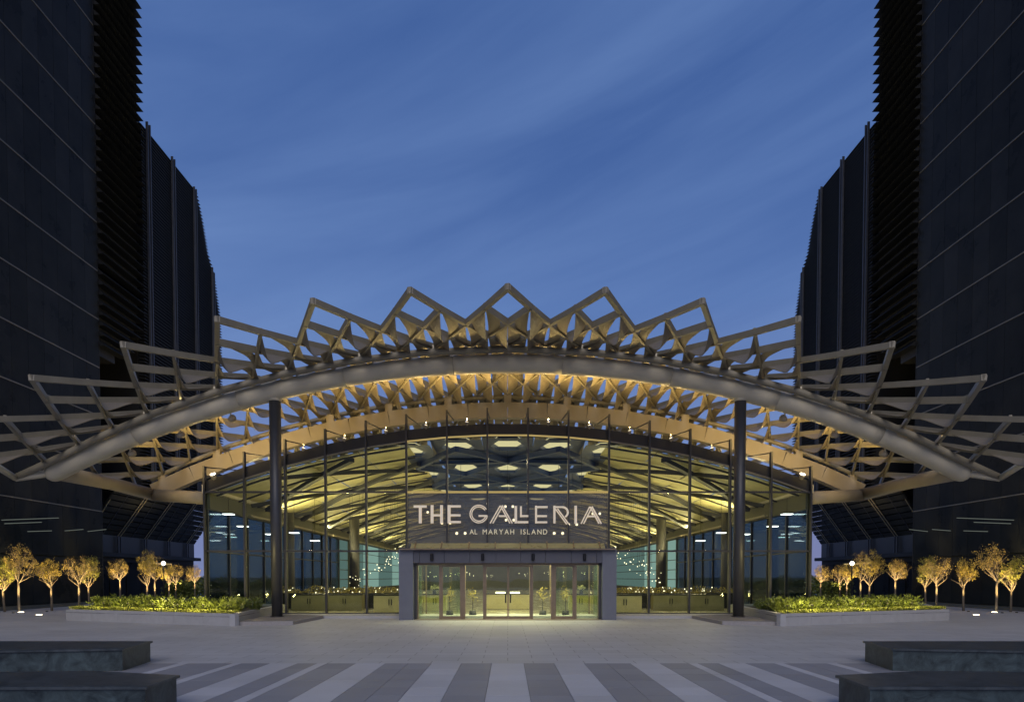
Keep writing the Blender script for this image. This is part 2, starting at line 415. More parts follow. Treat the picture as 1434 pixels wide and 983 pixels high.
ROOF = [(56.35, 39.9), (66.1, 39.3), (67.0, 37.9), (67.7, 36.6), (68.7, 34.2), (69.5, 33.4), (70.0, 32.9), (70.7, 31.0), (71.3, 29.3), (71.6, 27.0), (71.7, 5.2)]
def far_end(z):
    for (ya, za), (yb, zb) in zip(ROOF, ROOF[1:]):
        if zb <= z <= za: return ya + (yb - ya) * (za - z) / (za - zb)
    return 66.1 if z > 39 else 71.7
def far_end_z(y):
    for (ya, za), (yb, zb) in zip(ROOF, ROOF[1:]):
        if ya <= y <= yb: return za + (zb - za) * (y - ya) / (yb - ya)
    return 39.3
def far_tower(s):
    wd = side_word[s]
    t = thing("louvred_tower", f"lower louvred tower set behind the {wd} glass tower with tall vertical fins", "tower", (s * 45, 64, 0))
    prof = [(y, z) for y, z in ROOF[:-1]] + [(71.5, 9.3), (56.35, 9.3)]
    MB().prism([(s * (XW + .45), y, z - .25) for y, z in prof], (s * 25, 0, 0)).build("body", M["towerdark"], t)
    z = 9.4
    while z < 39.1:
        y1 = far_end(z) + .1
        y0 = 56.4
        MB().prism([(s * (XW + .46), y0, z), (s * (XW - .14), y0, z + .02), (s * (XW - .14), y0, z + .07), (s * (XW + .46), y0, z + .2)], (0, y1 - y0, 0)).build("louvre_blade", M["fine"], t)
        z += .27
    # sloping soffit, panelled, down to the set-back wall, each bay with paired ribs
    a, b2 = (XW + .2, 9.4), (XW + 3, 5.4)
    ys = [53.1, 57.4, 61.6, 65.8, 69.6, 71.6]
    zz = [y for y in ys]
    for i in range(len(ys) - 1):
        y0, y1 = ys[i], ys[i + 1]
        for k in range(9):
            f0, f1 = k / 9, (k + 1) / 9
            p = lambda f, y: (s * (a[0] + (b2[0] - a[0]) * f), y, a[1] + (b2[1] - a[1]) * f)
            m = MB(); q = [p(f0 + .012, y0 + .05), p(f1 - .012, y0 + .05), p(f1 - .012, y1 - .05), p(f0 + .012, y1 - .05)]
            m.prism(q, (s * .06, 0, .1)); m.build("soffit_panel", M["tower"] if (k + i) % 3 else M["tower2"], t)
    MB().prism([(s * (XW + .5), y, z) for y, z in ((53, 9.45), (71.55, 9.45), (71.55, 9.6), (53, 9.6))], (s * 20, 0, 0)).build("soffit_deck", M["towerdark"], t)
    for y in ys[:-1]:
        for d in (-.2, .2):
            y_ = y + d
            if y > 56:
                top = far_end_z(y_) - .3
                m = MB(); BX(m, s, XW - .30, XW - .10, y_ - .035, y_ + .035, 9.5, top); m.build("vertical_fin", M["tfin"], t)
            if y > 56: MB().bar((s * (XW - .2), y_, 9.5), (s * (XW + 2.8), y_, 5.45), .05, .05).build("soffit_rib", M["ribmetal"], t)
            elif d > 0: MB().bar((s * (XW + 1.1), y_, 8.1), (s * (XW + 2.8), y_, 5.45), .05, .05).build("soffit_rib", M["ribmetal"], t)
            m = MB(); BX(m, s, XW + 2.74, XW + 2.84, y_ - .035, y_ + .035, 4.0, 5.42); m.build("lower_fin", M["tfin"], t)
        m = MB(); yy = y + 2.1
        if yy < 71: MB().bar((s * (XW + .3), yy, 9.3), (s * (XW + 2.9), yy, 5.45), .03, .05).build("soffit_joint", M["tfin"], t)
    m = MB(); BX(m, s, XW + 2.95, XW + 25, 50.5, 71.4, 4.05, 9.44); m.build("setback_wall", mat("setback_wall", (.03, .034, .042), .35, 0, .2, 1), t)
    m = MB(); BX(m, s, XW + 2.6, XW + 25, 50.5, 72.2, 3.7, 4.03); m.build("podium_edge", M["towerdark"], t)
    m = MB(); BX(m, s, XW + 3.2, XW + 25, 50.5, 71.8, 0, 3.69); m.build("podium_wall", M["towerdark"], t)
    for k in range(8):
        y = 51.5 + 2.5 * k; m = MB(); BX(m, s, XW + 3.12, XW + 3.18, y, y + 2.3, .3, 3.3); m.build("podium_pane", M["tower"], t)
    m = MB(); BX(m, s, XW + 2.9, XW + 3.1, 62.0, 66.5, 3.2, 3.32); m.build("warm_strip", M["warm"], t)
for s in (-1, 1):
    near_tower(s); far_tower(s)

# ------------------------------------------------------------------ canopy
RC = 46.8
def drop(x): return RC - math.sqrt(RC * RC - min(x * x, 900))
def z0(Y): return 12.10 + .02 * (Y - 24) + .0081 * (Y - 24) ** 2 if Y < 31.6 else 12.72 - .0035 * (Y - 31.6) ** 2 - .12 * max(0, Y - 39.3) ** 1.3
ARC = 3.41
def arcx(idx):
    return RC * math.sin(idx * ARC / RC)
def node(idx, t):
    x = arcx(idx); Y = 24 + 7.6 * t
    return Vector((x, Y, z0(Y) - drop(x) - .35 * (abs(x) / 22) ** 6))
canopy = thing("entrance_canopy", "wide arched steel lattice canopy with a zigzag front edge over the entrance", "canopy", (0, 31.6, 0))
# front arch, in lengths with a fine joint between
XT = 20.95
def archp(x, Y, z, Rr=RC): return Vector((x, Y, z - drop(x)))
cuts = [-XT, -17.2, -12.4, -7.5, -2.5, 2.5, 7.5, 12.4, 17.2, XT]
for i in range(len(cuts) - 1):
    a, b = cuts[i], cuts[i + 1]
    n = 10; pts = []; rs = []
    for k in range(n + 1):
        x = a + (b - a) * k / n; pts.append(archp(x, 31.6, 11.83)); rs.append(.44)
    if i > 0:
        pts.insert(0, pts[0].lerp(pts[1], .02)); rs.insert(0, .42); pts[1] = pts[0].lerp(pts[2], .02)
        pts[0], pts[1] = pts[0] * 1, pts[1]
    if i == 0: # rounded end
        d = (pts[0] - pts[1]).normalized()
        for q in (.2, .45, .7, .9): pts.insert(0, archp(a, 31.6, 11.83) + d * .5 * q); rs.insert(0, .44 * math.sqrt(1 - q * q))
    if i == len(cuts) - 2:
        d = (pts[-1] - pts[-2]).normalized(); e = pts[-1].copy()
        for q in (.2, .45, .7, .9): pts.append(e + d * .5 * q); rs.append(.44 * math.sqrt(1 - q * q))
    MB().tube(pts, rs, 24).build("front_arch", M["arch"], canopy, True)
# rear box arch in straight lengths
X2 = 20.3; n2 = 18
for i in range(n2):
    a = -X2 + 2 * X2 * i / n2; b = -X2 + 2 * X2 * (i + 1) / n2
    p, q = archp(a, 39.2, 11.52), archp(b, 39.2, 11.52); d = (q - p).normalized()
    MB().bar(p + d * .012, q - d * .012, .5, .86).build("rear_arch", M["tan"], canopy)
# edge tubes along the springing
for s in (-1, 1):
    f = archp(s * 20.9, 31.6, 11.83)
    r = archp(s * 20.4, 39.2, 11.52)
    MB().tube([f + Vector((0, .1, -.05)), f.lerp(r, .5), r + Vector((0, 0, -.1))], [.36, .34, .34], 16).build("edge_tube", M["tan"], canopy, True)
    MB().tube([r + Vector((0, 0, -.12)), (s * 15.75, 35.35, 6.1)], [.34, .34], 16).build("edge_tube", M["tan"], canopy, True)
    tip = at(CXP - 690, 669, 31.0); tip.x *= -s if s > 0 else 1
    tip = Vector((s * abs(tip.x), tip.y, tip.z))
    MB().tube([f + Vector((0, 0, -.05)), tip], .17, 10).build("tip_tube", M["arch"], canopy, True)
    q = node(6.5, .5); q = Vector((s * abs(q.x), q.y, q.z))
    MB().tube([tip, q], .14, 10).build("tip_tube", M["arch"], canopy, True)
    # purlin above the arch
    pts = [tip] + [Vector((s * x, 31.0, z0(31) - .34 - drop(x) - .35 * (x / 22) ** 6)) for x in (20.2, 18.5, 16, 13, 10, 7, 4, 0)]
    MB().tube(pts, .16, 10).build("purlin", M["lattice"], canopy, True)
    pts = [Vector((s * x, 39.2, z0(39.2) - .2 - drop(x))) for x in (20.5, 18.5, 16, 13, 10, 7, 4, 0)]
    MB().tube(pts, .13, 8).build("purlin", M["lattice"], canopy, True)
# stubs
for Yk, zt in ((31.6, 11.83), (39.2, 11.52)):
    for i in range(-6, 7):
        x = arcx(i)
        if abs(x) > 21: continue
        top = node(i, (Yk - 24) / 7.6); base = archp(x, Yk, zt)
        if Yk < 35: MB().tube([base + Vector((0, 0, .2)), top], [.21, .25], 10).build("stub", M["arch"], canopy, True)
        else: MB().bar(base + Vector((0, 0, .2)), top, .42, .3).build("stub", M["tan"], canopy)
def inside(idx, t):
    if t > 2.05 and abs(idx) > 5.1 - (t - 2): return False
    return t >= abs(idx - round(idx)) - 1e-6 and abs(idx) <= 6.5 + 1e-6 and t <= 3.0 + 1e-6
TMAX = 3.0
def plate(Fp, O, B, sag, open_, fill=.66, thick=.03):
    """folded sheet filling one half of a lattice cell: from the front node F past the side node O to the back node B, its inner edge sagging"""
    n = 8; P1 = Fp.lerp(O, fill); P2 = B.lerp(O, fill); rows = []
    for k in range(n + 1):
        s_ = k / n
        if s_ < .4: e = Fp.lerp(P1, s_ / .4)
        elif s_ > .6: e = B.lerp(P2, (1 - s_) / .4)
        else: e = P1.lerp(P2, (s_ - .4) / .2)
        c = Fp.lerp(B, s_); c = c.lerp(O, open_ * math.sin(math.pi * s_) ** .8) - Vector((0, 0, sag * math.sin(math.pi * s_) ** .85))
        rows.append([e + Vector((0, 0, -.01)), e.lerp(c, .5) - Vector((0, 0, .02 + sag * .04)), c + Vector((0, 0, -.01))])
    m = MB()
    for up in (0, thick):
        for k in range(n):
            for q in range(2):
                a, b, c, d = rows[k][q], rows[k + 1][q], rows[k + 1][q + 1], rows[k][q + 1]; o = Vector((0, 0, up))
                m.quad(a + o, b + o, c + o, d + o)
    for k in range(n):
        a, b = rows[k][2], rows[k + 1][2]; o = Vector((0, 0, thick)); m.quad(a, b, b + o, a + o)
        a, b = rows[k][0], rows[k + 1][0]; m.quad(a, b, b + o, a + o)
    return m
def line_nodes(fam, kk):
    out = []
    # fam 0: idx + t = kk/2 ; fam 1: idx - t = kk/2
    for j in range(0, 13):
        t = j * .25; idx = kk / 2 - t if fam == 0 else kk / 2 + t
        if inside(idx, t): out.append((idx, t))
    return out
for fam in (0, 1):
    for kk in range(-20, 21):
        ns = line_nodes(fam, kk)
        if len(ns) < 2: continue
        pts = [node(*n) for n in ns]
        edge = (kk % 2 == 0)
        front = ns[0][1] < 1e-6
        rr = .135 if edge else .10
        if front:   # the heavier petal edge, then the lighter beam behind it
            beam = MB()
            for i in range(len(pts) - 1):
                h = .27 if i < 2 else .33
                e = (pts[i + 1] - pts[i]).normalized() * .07
                beam.bar(pts[i] - (e if i == 0 else e * .3), pts[i + 1] + e * .3, .17 if i < 2 else .11, h * .8)
            bo = beam.build("lattice_beam", M["lattice"], canopy)
        else:
            beam = MB()
            for i in range(len(pts) - 1):
                e = (pts[i + 1] - pts[i]).normalized() * .06
                beam.bar(pts[i] - e, pts[i + 1] + e, .10, .27)
            bo = beam.build("lattice_beam", M["lattice"], canopy)
        bo.location.z += .004 * (fam * 2 + (kk % 2))
for a in range(-26, 27):
    for b in range(0, 13):
        idx, t = a * .25, b * .25
        if (a - b) % 2: continue
        if not (inside(idx, t) and inside(idx, t + .5) and inside(idx - .25, t + .25) and inside(idx + .25, t + .25)): continue
        if t > 1.9 and abs(idx) > 5.0 - (t - 1.75): continue
        if t < 1e-6 or t + .5 > TMAX: continue
        Fn, Bn, Ln, Rn = node(idx, t), node(idx, t + .5), node(idx - .25, t + .25), node(idx + .25, t + .25)
        outer, inner = (Ln, Rn) if idx < 0 else (Rn, Ln)
        ai = min(1, abs(idx) / 4.0); so, si = (.80 - .25 * ai, .10)
        if abs(idx) < .01: so = si = .55
        if t >= 1.0: so, ai = .55, ai * .5
        elif t >= .5: so = .42
        else: so = min(so, .68)
        near = abs(Fn.y - 31.6) < .1 or abs(Bn.y - 31.6) < .1
        so *= .45 if near else 1
        plate(Fn, outer, Bn, so, .0 + .55 * ai, .68 + .30 * ai).build("outer_plate", M["fin"], canopy)
        if abs(idx) < 3.6: plate(Fn, inner, Bn, si, .04 + .45 * ai).build("inner_plate", M["fin"], canopy)

# floodlights on the arch, lighting the lattice
WARM = (1.0, .68, .22)
def arch_lamp(x, Y, z, aim, p, where, spot=120, k=1.0):
    t = thing("floodlight", f"round floodlight {where}", "floodlight", (x, Y, z), "floodlights under the canopy arches")
    a = Vector((x, Y, z)); d = (Vector(aim) - a).normalized()
    MB().tube([a - d * .16 * k, a + d * .02 * k, a + d * .12 * k], [.10 * k, .16 * k, .17 * k], 12).build("housing", M["tan"], t, True)
    MB().tube([a + d * .121 * k, a + d * .13 * k], [.14 * k, .14 * k], 12).build("lens", M["lampglow"], t)
    MB().bar(a - d * .1, a + Vector((0, -.12 if Y < 33 else .1, .26)), .05, .05).build("bracket", M["arch"], t)
    lamp("SPOT", a + d * .2, p, WARM, t, aim, .1, spot, .8)
ordn = ["outermost", "second from the tip", "third from the tip", "fourth from the tip"]
for s in (-1, 1):
    for i, x in enumerate((17.6, 15.3, 12.9)):
        zz = 11.83 - drop(x) - .62
        arch_lamp(s * x, 31.95, zz, (s * (x - 1.0), 36.5, zz + 2.6), 700, f"under the {side_word[s]} half of the front arch, {ordn[i]}")
    for i, x in enumerate((18.6, 15.2)):
        zz = 11.83 - drop(x) + .75
        arch_lamp(s * x, 31.9, zz, (s * (x - .6), 27.0, zz + 1.1), 70, f"on top of the {side_word[s]} half of the front arch, {ordn[i]}", 110)
    x = 14.9
    arch_lamp(s * x, 34.55, 7.1, (s * 15.5, 31, 12), 60, f"at the {side_word[s]} top corner of the glass facade")
for i, x in enumerate((-10.4, -8.3, -6.2, -4.15, -2.07, 2.07, 4.15, 6.2, 8.3, 10.4)):
    zz = 9.55 - .0125 * x * x + .30
    nm = ["fifth", "fourth", "third", "second", "first", "first", "second", "third", "fourth", "fifth"][i]
    arch_lamp(x, 34.72, zz, (x * .9, 34.3, zz + 3.5), 780 - 56 * abs(x), f"above the gutter, {nm} {'left' if x < 0 else 'right'} of the centre", 150, .55)

# columns and their plinths
for s in (-1, 1):
    wd = side_word[s]
    t = thing("canopy_column", f"tall dark round column carrying the {wd} half of the front arch", "column", (s * 10.75, 31.6, .15))
    zt = 11.83 - drop(10.75) - .36
    MB().tube([(s * 10.75, 31.6, .15), (s * 10.75, 31.6, zt)], [.245, .265], 28).build("shaft", M["column"], t, True)
    MB().tube([(s * 10.75, 31.6, .15), (s * 10.75, 31.6, .19)], .31, 28).build("base_plate", M["darksteel"], t, True)
    MB().tube([(s * 10.75, 31.6, zt - .12), (s * 10.75, 31.6, zt + .1)], [.30, .24], 20).build("bearing", M["arch"], t, True)
    p = thing("column_plinth", f"low stone plinth with a gravel top under the {wd} column", "plinth", (s * 10.5, 30.5, 0))
    poly = [(-11.15, 28.1), (-9.05, 28.55), (-8.95, 32.9), (-11.85, 34.6)]
    MB().prism([(s * -x, y, 0) for x, y in poly], (0, 0, .15)).build("kerb", M["plinth"], p)
    cx = sum(x for x, _ in poly) / 4; cy = sum(y for _, y in poly) / 4
    MB().prism([(s * -(cx + (x - cx) * .9), cy + (y - cy) * .92, .12) for x, y in poly], (0, 0, .034)).build("gravel_top", M["gravel"], p)

# ------------------------------------------------------------------ galleria hall
hall = thing("glass_hall", "barrel vaulted glass entrance hall glowing yellow behind the canopy", "building", (0, 35, 0))
YG = 35.0
MX = [1.04, 3.11, 5.19, 7.26, 9.34, 11.4, 13.5, 15.55]
MX = [-x for x in reversed(MX)] + MX
def zarch(x): return 9.28 - .0122 * x * x
Z1, Z2 = 3.34, 6.36
# gutter arch
for i in range(len(MX) - 1):
    a, b = MX[i], MX[i + 1]
    p, q = Vector((a, YG + .28, zarch(a) + .30)), Vector((b, YG + .28, zarch(b) + .30))
    MB().bar(p, q, .5, .56).build("gutter_beam", M["gutter"], hall)
    MB().bar(Vector((a, YG - .05, zarch(a) - .02)), Vector((b, YG - .05, zarch(b) - .02)), .09, .07).build("gutter_trim", M["trim_glow"] if abs(a + b) / 2 < 6 else M["line"], hall)  # central lengths carry the added glow in place of light on brass
for x in MX:
    central = abs(x) < 4
    zb = Z1 + .15 if central else .12
    m = MB().box(x - .045, x + .045, YG - .16, YG + .1, zb if central else .12, zarch(x) + 1.35)
    m.build("mullion", M["darksteel"], hall)
    MB().bar((x, YG, zarch(x) + 1.3), (x * .985, YG + 3.9, zarch(x) + 1.75), .05, .05).build("tie_rod", M["darksteel"], hall)
for i in range(len(MX) - 1):
    a, b = MX[i] + .05, MX[i + 1] - .05
    c = abs(a + b) / 2
    cen = c < 5.0
    gm = M["signpanel"] if cen else M["fglass"]
    rows = ([] if cen else [(.16, Z1 - .05)]) + [((Z1 + .2) if cen else Z1 + .05, Z2 - .05)]
    for z_0, z_1 in rows:
        MB().box(a, b, YG - .012, YG + .012, z_0, z_1).build("glass_pane", gm, hall)
    za, zb = zarch(a), zarch(b)
    if max(za, zb) > Z2 + .1:
        pts = [(a, YG - .012, Z2 + .05), (b, YG - .012, Z2 + .05), (b, YG - .012, max(zb, Z2 + .06)), (a, YG - .012, max(za, Z2 + .06))]
        MB().prism(pts, (0, .024, 0)).build("glass_pane", M["fglass"], hall)
    # transoms
    MB().box(a, b, YG - .1, YG + .08, Z2 - .045, Z2 + .045).build("transom", M["trim_glow"] if cen else M["darksteel"], hall)  # central transoms share the added trim glow
    if not cen:
        MB().box(a, b, YG - .1, YG + .08, Z1 - .045, Z1 + .045).build("transom", M["darksteel"], hall)
        MB().box(a, b, YG - .1, YG + .08, .12, .16).build("sill", M["darksteel"], hall)
# threshold platform
m = MB().box(-15.9, 15.9, 33.0, 34.9, 0, .12); m.build("threshold_step", M["granite"], hall)
m = MB().box(-15.9, 15.9, 34.9, 110, 0, .118); m.build("hall_floor", M["stone"], hall)
# springing beams, side glazing
for s in (-1, 1):
    m = MB(); m.box(s * 15.1, s * 15.75, YG + .1, 108, 6.33, 6.76); m.build("springing_beam", M["edge"], hall)
    m = MB(); m.box(s * 15.35, s * 15.7, YG + .1, 108, 5.5, 6.328); m.build("beam_web", M["webdark"], hall)
    y = YG + .12
    k = 0
    while y < 62:
        for z_0, z_1 in ((.12, Z1 - .04), (Z1 + .04, 5.48)):
            MB().box(s * 15.5, s * 15.53, y + .04, y + 2.66, z_0, z_1).build("side_glass_pane", M["sglass"], hall)
        MB().box(s * 15.44, s * 15.6, y - .04, y + .04, .12, 5.49).build("side_mullion", M["darksteel"], hall)
        MB().box(s * 15.46, s * 15.58, y + .04, y + 2.66, Z1 - .039, Z1 + .039).build("side_transom", M["darksteel"], hall)
        y += 2.7; k += 1
    MB().tube([(s * 14.0, 43.5, .12), (s * 14.0, 43.5, 6.1)], .34, 20).build("inner_column", M["slate2"], hall, True)
    MB().tube([(s * 13.2, 58.5, .12), (s * 13.2, 58.5, 7.0)], .42, 20).build("inner_column", M["slate2"], hall, True)
    # backlit glazed screens further in
    ys = [62.2, 65.0, 68.2, 72, 76, 80.5, 85, 90, 95, 101, 107]
    for i in range(len(ys) - 1):
        if i in (1,): 
            MB().box(s * 14.9, s * 15.5, ys[i], ys[i + 1] - .5, .12, 5.49).build("pier", M["counterdim"], hall); continue
        bay = R.random()
        for z_0, z_1 in ((.9, 1.75), (1.83, 2.65), (2.73, 3.55), (3.63, 4.45), (4.53, 5.4)):
            MB().box(s * 15.3, s * 15.4, ys[i] + .06, ys[i + 1] - .06, z_0, z_1).build("backlit_pane", M["cyan"] if bay + .12 * R.random() < .55 else M["cyan2"], hall)
    m = MB(); m.box(s * 15.42, s * 15.7, 62.2, 108, .12, 5.49); m.build("screen_wall", M["wallin"], hall)
m = MB().box(-15.4, 15.4, 100, 100.3, .12, 9.2); m.build("end_wall", M["wallin"], hall)
# vault: cream soffit panels in the flanks, dark blue ceiling with lit coffers at the crown
def zv(x): return 9.22 - .0122 * x * x
xs = [5.2, 7.8, 10.4, 12.9, 15.08]
ystep = 2.9
for s in (-1, 1):
    for i in range(len(xs) - 1):
        for k in range(0, 22):
            y0 = YG + .55 + ystep * k; y1 = y0 + ystep
            g_ = .04
            a, b = xs[i] + g_, xs[i + 1] - g_
            dz = R.uniform(-.03, .03)
            MB().prism([(s * a, y0 + g_, zv(a) + dz), (s * b, y0 + g_, zv(b) + dz), (s * b, y1 - g_, zv(b) + dz), (s * a, y1 - g_, zv(a) + dz)], (0, 0, .05)).build("soffit_panel", M["yellow"], hall)
    # transverse and diagonal ribs of the flanks
    k = 0; y = YG + .55
    while y < 99:
        pts = [Vector((s * x, y, zv(x) - .16)) for x in (5.2, 7.8, 10.4, 12.9, 15.2)]
        MB().tube(pts, .055, 6).build("purlin", M["rib"], hall)
        y += 2.9
    for d0 in (-1, 1):
        y = YG - 9.5
        while y < 96:
            pts = []
            for q in range(31):
                x = 5.2 + 9.8 * q / 30; yy = y + (9.8 * q / 30 if d0 > 0 else 9.8 - 9.8 * q / 30)
                if yy > YG + .35: pts.append(Vector((s * x, yy, zv(x) - .30)))
            if len(pts) > 1:
                m = MB()
                for p, q in zip(pts, pts[1:]): m.bar(p, q, .30 if d0 > 0 else .12, .22)
                m.build("diagonal_rib", M["rib"], hall)
            y += 7.2
# crown ceiling with hexagonal coffers
P, LL = 2.75, 8.7
rowsY = [36.9, 45.0, 53.7, 62.4, 71.1, 79.8, 88.5]
for r_, yc in enumerate(rowsY):
    for ix in (-2, -1, 0, 1, 2):
        xc = ix * P * .98
        hw, hl = (.92, 2.0)
        zc = zv(abs(xc)) - .06
        ya, yb = yc - LL / 2, yc + LL / 2
        if r_ == 0: ya = YG + .25; yc_ = 37.3; hl = 1.35
        else: yc_ = yc
        hexp = [(xc - hw, yc_), (xc - hw * .55, yc_ - hl), (xc + hw * .55, yc_ - hl), (xc + hw, yc_), (xc + hw * .55, yc_ + hl), (xc - hw * .55, yc_ + hl)]
        MB().prism([(x, y, zc + .22) for x, y in hexp], (0, 0, .04)).build("coffer_light", M["eye"], hall)
        # ceiling ring round the coffer: outer rectangle to hexagon
        xa, xb = xc - P * .49, xc + P * .49
        O = [(xa, yc_), (xa, ya), (xb, ya), (xb, yc_), (xb, yb), (xa, yb)]
        m = MB()
        for i in range(6):
            j = (i + 1) % 6
            m.quad((*hexp[i], zc), (*hexp[j], zc), (*O[j], zc), (*O[i], zc))
            m.quad((*hexp[i], zc), (*hexp[j], zc), (*hexp[j], zc + .23), (*hexp[i], zc + .23))
        m.build("ceiling_panel", M["ceil"], hall)
for d0 in (-1, 1):
    for k in range(-6, 12):
        pts = []
        for q in range(13):
            x = -5.4 + 10.8 * q / 12
            yy = 40.9 + k * LL + d0 * x * LL / P * .5
            if YG + 1.2 < yy < 99: pts.append(Vector((x, yy, zv(abs(x)) - .30)))
        if len(pts) > 1:
            m = MB()
            for p, q in zip(pts, pts[1:]): m.bar(p, q, .24, .3)
            m.build("crown_rib", M["ceil"], hall)
y = 40.9
while y < 98:
    m = MB(); m.bar((-5.3, y, zv(5.2) - .1), (0, y, zv(0) - .28), .5, .2); m.bar((0, y, zv(0) - .28), (5.3, y, zv(5.2) - .1), .5, .2); m.build("crown_beam", M["ceil"], hall); y += LL
# real light in the hall: long fittings on the springing beams wash the vault
for s in (-1, 1):
    for y in (44.5, 56.7, 69, 81.2, 93.4):
        MB().box(s * 14.5, s * 14.72, y - 6, y + 6, 5.42, 5.52).build("wash_light", M["tan"], hall)
        lamp("AREA", (s * 14.6, y, 5.58), 1400, (1, .80, .38), hall, (s * 9.0, y, 9.2), .3, size_y=12)
for y in (38.5, 48, 60):
    lamp("AREA", (0, y, 8.5), 300, (1, .84, .5), hall, (0, y, 0), 1.2, size_y=1.2)

# pendants in pairs behind the sign
def pendant(px, py, Y, nm, gap=.52):
    p = at(px, py, Y)
    t = thing("pendant_lamp", nm, "pendant lamp", tuple(p), "paired pendant lamps in the hall")
    for d in (-gap / 2, gap / 2):
        c = p + Vector((d, 0, 0))
        MB().tube([c + Vector((0, 0, z)) for z in (-.09, -.06, 0, .06, .09)], [.02, .07, .09, .07, .02], 10).build("globe", M["lampglow"], t, True)
    MB().bar(p + Vector((-gap / 2, 0, .2)), p + Vector((gap / 2, 0, .2)), .03, .03).build("arm", M["black"], t)
    MB().bar(p + Vector((0, 0, .2)), (p.x, p.y, zv(abs(p.x)) - .2), .02, .02).build("stem", M["black"], t)
for i, (px, py, Y, nm) in enumerate((
    (624.5, 732, 44, "pair of white globe pendants behind the letters H and E of the sign"),
    (713, 709, 48, "pair of white globe pendants seen above the middle of the letters A and L"),
    (714, 728, 46, "pair of white globe pendants low behind the feet of letters A and L"),
    (645.5, 746.5, 42, "pair of white globe pendants left of the small sign words"),
    (782, 746.5, 42, "pair of white globe pendants right of the small sign words"),
    (802, 734, 44, "pair of white globe pendants behind the foot of letter I"),
    (594, 717, 50, "pair of white globe pendants behind the letter T of the sign"),
    (835, 719, 50, "pair of white globe pendants behind the last letter A of the sign"))):
    pendant(px, py, Y, nm)
# flat ceiling lamps hung over the flanks
pos = [(320, 720), (340, 737), (324, 752), (379, 748), (412, 746), (441, 757), (371, 757)]
place = ["highest and nearest the corner", "second from the corner", "lowest near the corner", "just left of the column", "just right of the column", "farthest from the corner", "small one beside the column"]
for s in (-1, 1):
    for i, (px, py) in enumerate(pos):
        Y = 37 + 1.3 * i if i != 6 else 50
        p = at(px, py, Y); p.x = s * abs(p.x)
        t = thing("ceiling_lamp", f"flat white ceiling lamp in the {side_word[s]} wing of the hall, {place[i]}", "ceiling lamp", tuple(p), "flat hanging ceiling lamps in the hall")
        MB().box(p.x - .26, p.x + .26, p.y - .2, p.y + .2, p.z - .02, p.z + .02).build("diffuser", M["cool"], t)
        MB().box(p.x - .29, p.x + .29, p.y - .23, p.y + .23, p.z + .021, p.z + .07).build("housing", M["black"], t)
        MB().bar((p.x, p.y, p.z + .07), (p.x, p.y, zv(abs(p.x)) - .1), .015, .015).build("stem", M["black"], t)

# ------------------------------------------------------------------ sign
sign = thing("sign", "large glowing metal letters THE GALLERIA on the glass over the doors", "sign", (0, 34.75, 5))
YS = 34.78
def S2(px, py):
    p = at(px, py, YS); return (p.x, p.z)
def stroke(m, p, q, wpx, dep=.10):
    (x0, z_0), (x1, z_1) = S2(*p), S2(*q); d = Vector((x1 - x0, 0, z_1 - z_0)); n = Vector((-d.z, 0, d.x)).normalized() * (wpx * (.84 if wpx > 2 else .95) * YS / F / 2)
    a = Vector((x0, YS - dep, z_0)); b = Vector((x1, YS - dep, z_1))
    m.prism([a + n, b + n, b - n, a - n], (0, dep, 0))
def arc(m, c, r0, r1, a0, a1, n=24, dep=.1):
    for k in range(n):
        t0, t1 = rad(a0 + (a1 - a0) * k / n), rad(a0 + (a1 - a0) * (k + 1) / n)
        P4 = [(c[0] + r * math.cos(t), c[1] - r * math.sin(t)) for r, t in ((r0, t0), (r1, t0), (r1, t1), (r0, t1))]
        m.prism([Vector((S2(*p)[0], YS - dep, S2(*p)[1])) for p in P4], (0, dep, 0))
def L(fn, strokes=(), arcs=()):
    m = MB()
    for k, (p, q, w_) in enumerate(strokes): stroke(m, p, q, w_, .10 + .004 * k)
    for k, a in enumerate(arcs): arc(m, *a, dep=.094)
    m.build("letter", M["letter"], sign)
T, B = 707.3, 732.6
L("T", [((579.6, 709.2), (597.6, 709.2), 3.8), ((588.8, 711), (588.8, B), 4.6)])
L("H", [((605.3, T), (605.3, B), 4.6), ((618.5, T), (618.5, B), 4.6), ((607, 721.5), (616.5, 721.5), 3.4)])
L("E", [((629, T), (629, B), 4.8), ((631, 709.0), (645.4, 709.0), 3.4), ((631, 721.5), (645, 721.5), 3.4), ((631, 730.9), (645.4, 730.9), 3.4)])
L("G", [((670.2, 722.3), (682.6, 722.3), 2.8)], [((670.6, 719.6), 11.6, 13.0, 32, 346), ((670.6, 719.6), 9.2, 10.6, 32, 346)])
L("A", [((700.5, 708.0), (686.4, B), 1.7), ((703.3, 709.5), (690.2, B), 1.7), ((700.8, 708.0), (714.0, B), 1.7), ((703.2, 707.6), (717.4, B), 1.7), ((698.5, 722.6), (709.5, 722.6), 2.6)])
L("L", [((722.3, 708.6), (722.3, B), 4.2), ((724.4, 731.1), (739.8, 731.1), 3.4)])
L("L", [((729.5, 708.8), (729.5, 724), 3.0), ((731, 722.5), (739.8, 722.5), 3.0)])
L("E", [((750.6, T + .8), (750.6, B), 3.2), ((752, 710), (766.8, 710), 3.0), ((752, 722.6), (765.8, 722.6), 3.0), ((752, 731.2), (766.2, 731.2), 3.0)])
L("R", [((776.3, T + .8), (776.3, B), 3.4), ((778, 710), (788, 710), 2.6), ((777.6, 712.5), (793.4, 734.0), 1.6), ((780.6, 712.2), (796.6, 734.0), 1.6)], [((787.8, 717.3), 5.9, 8.5, 90, -60)])
L("I", [((806, T + .8), (806, B + .6), 4.0)])
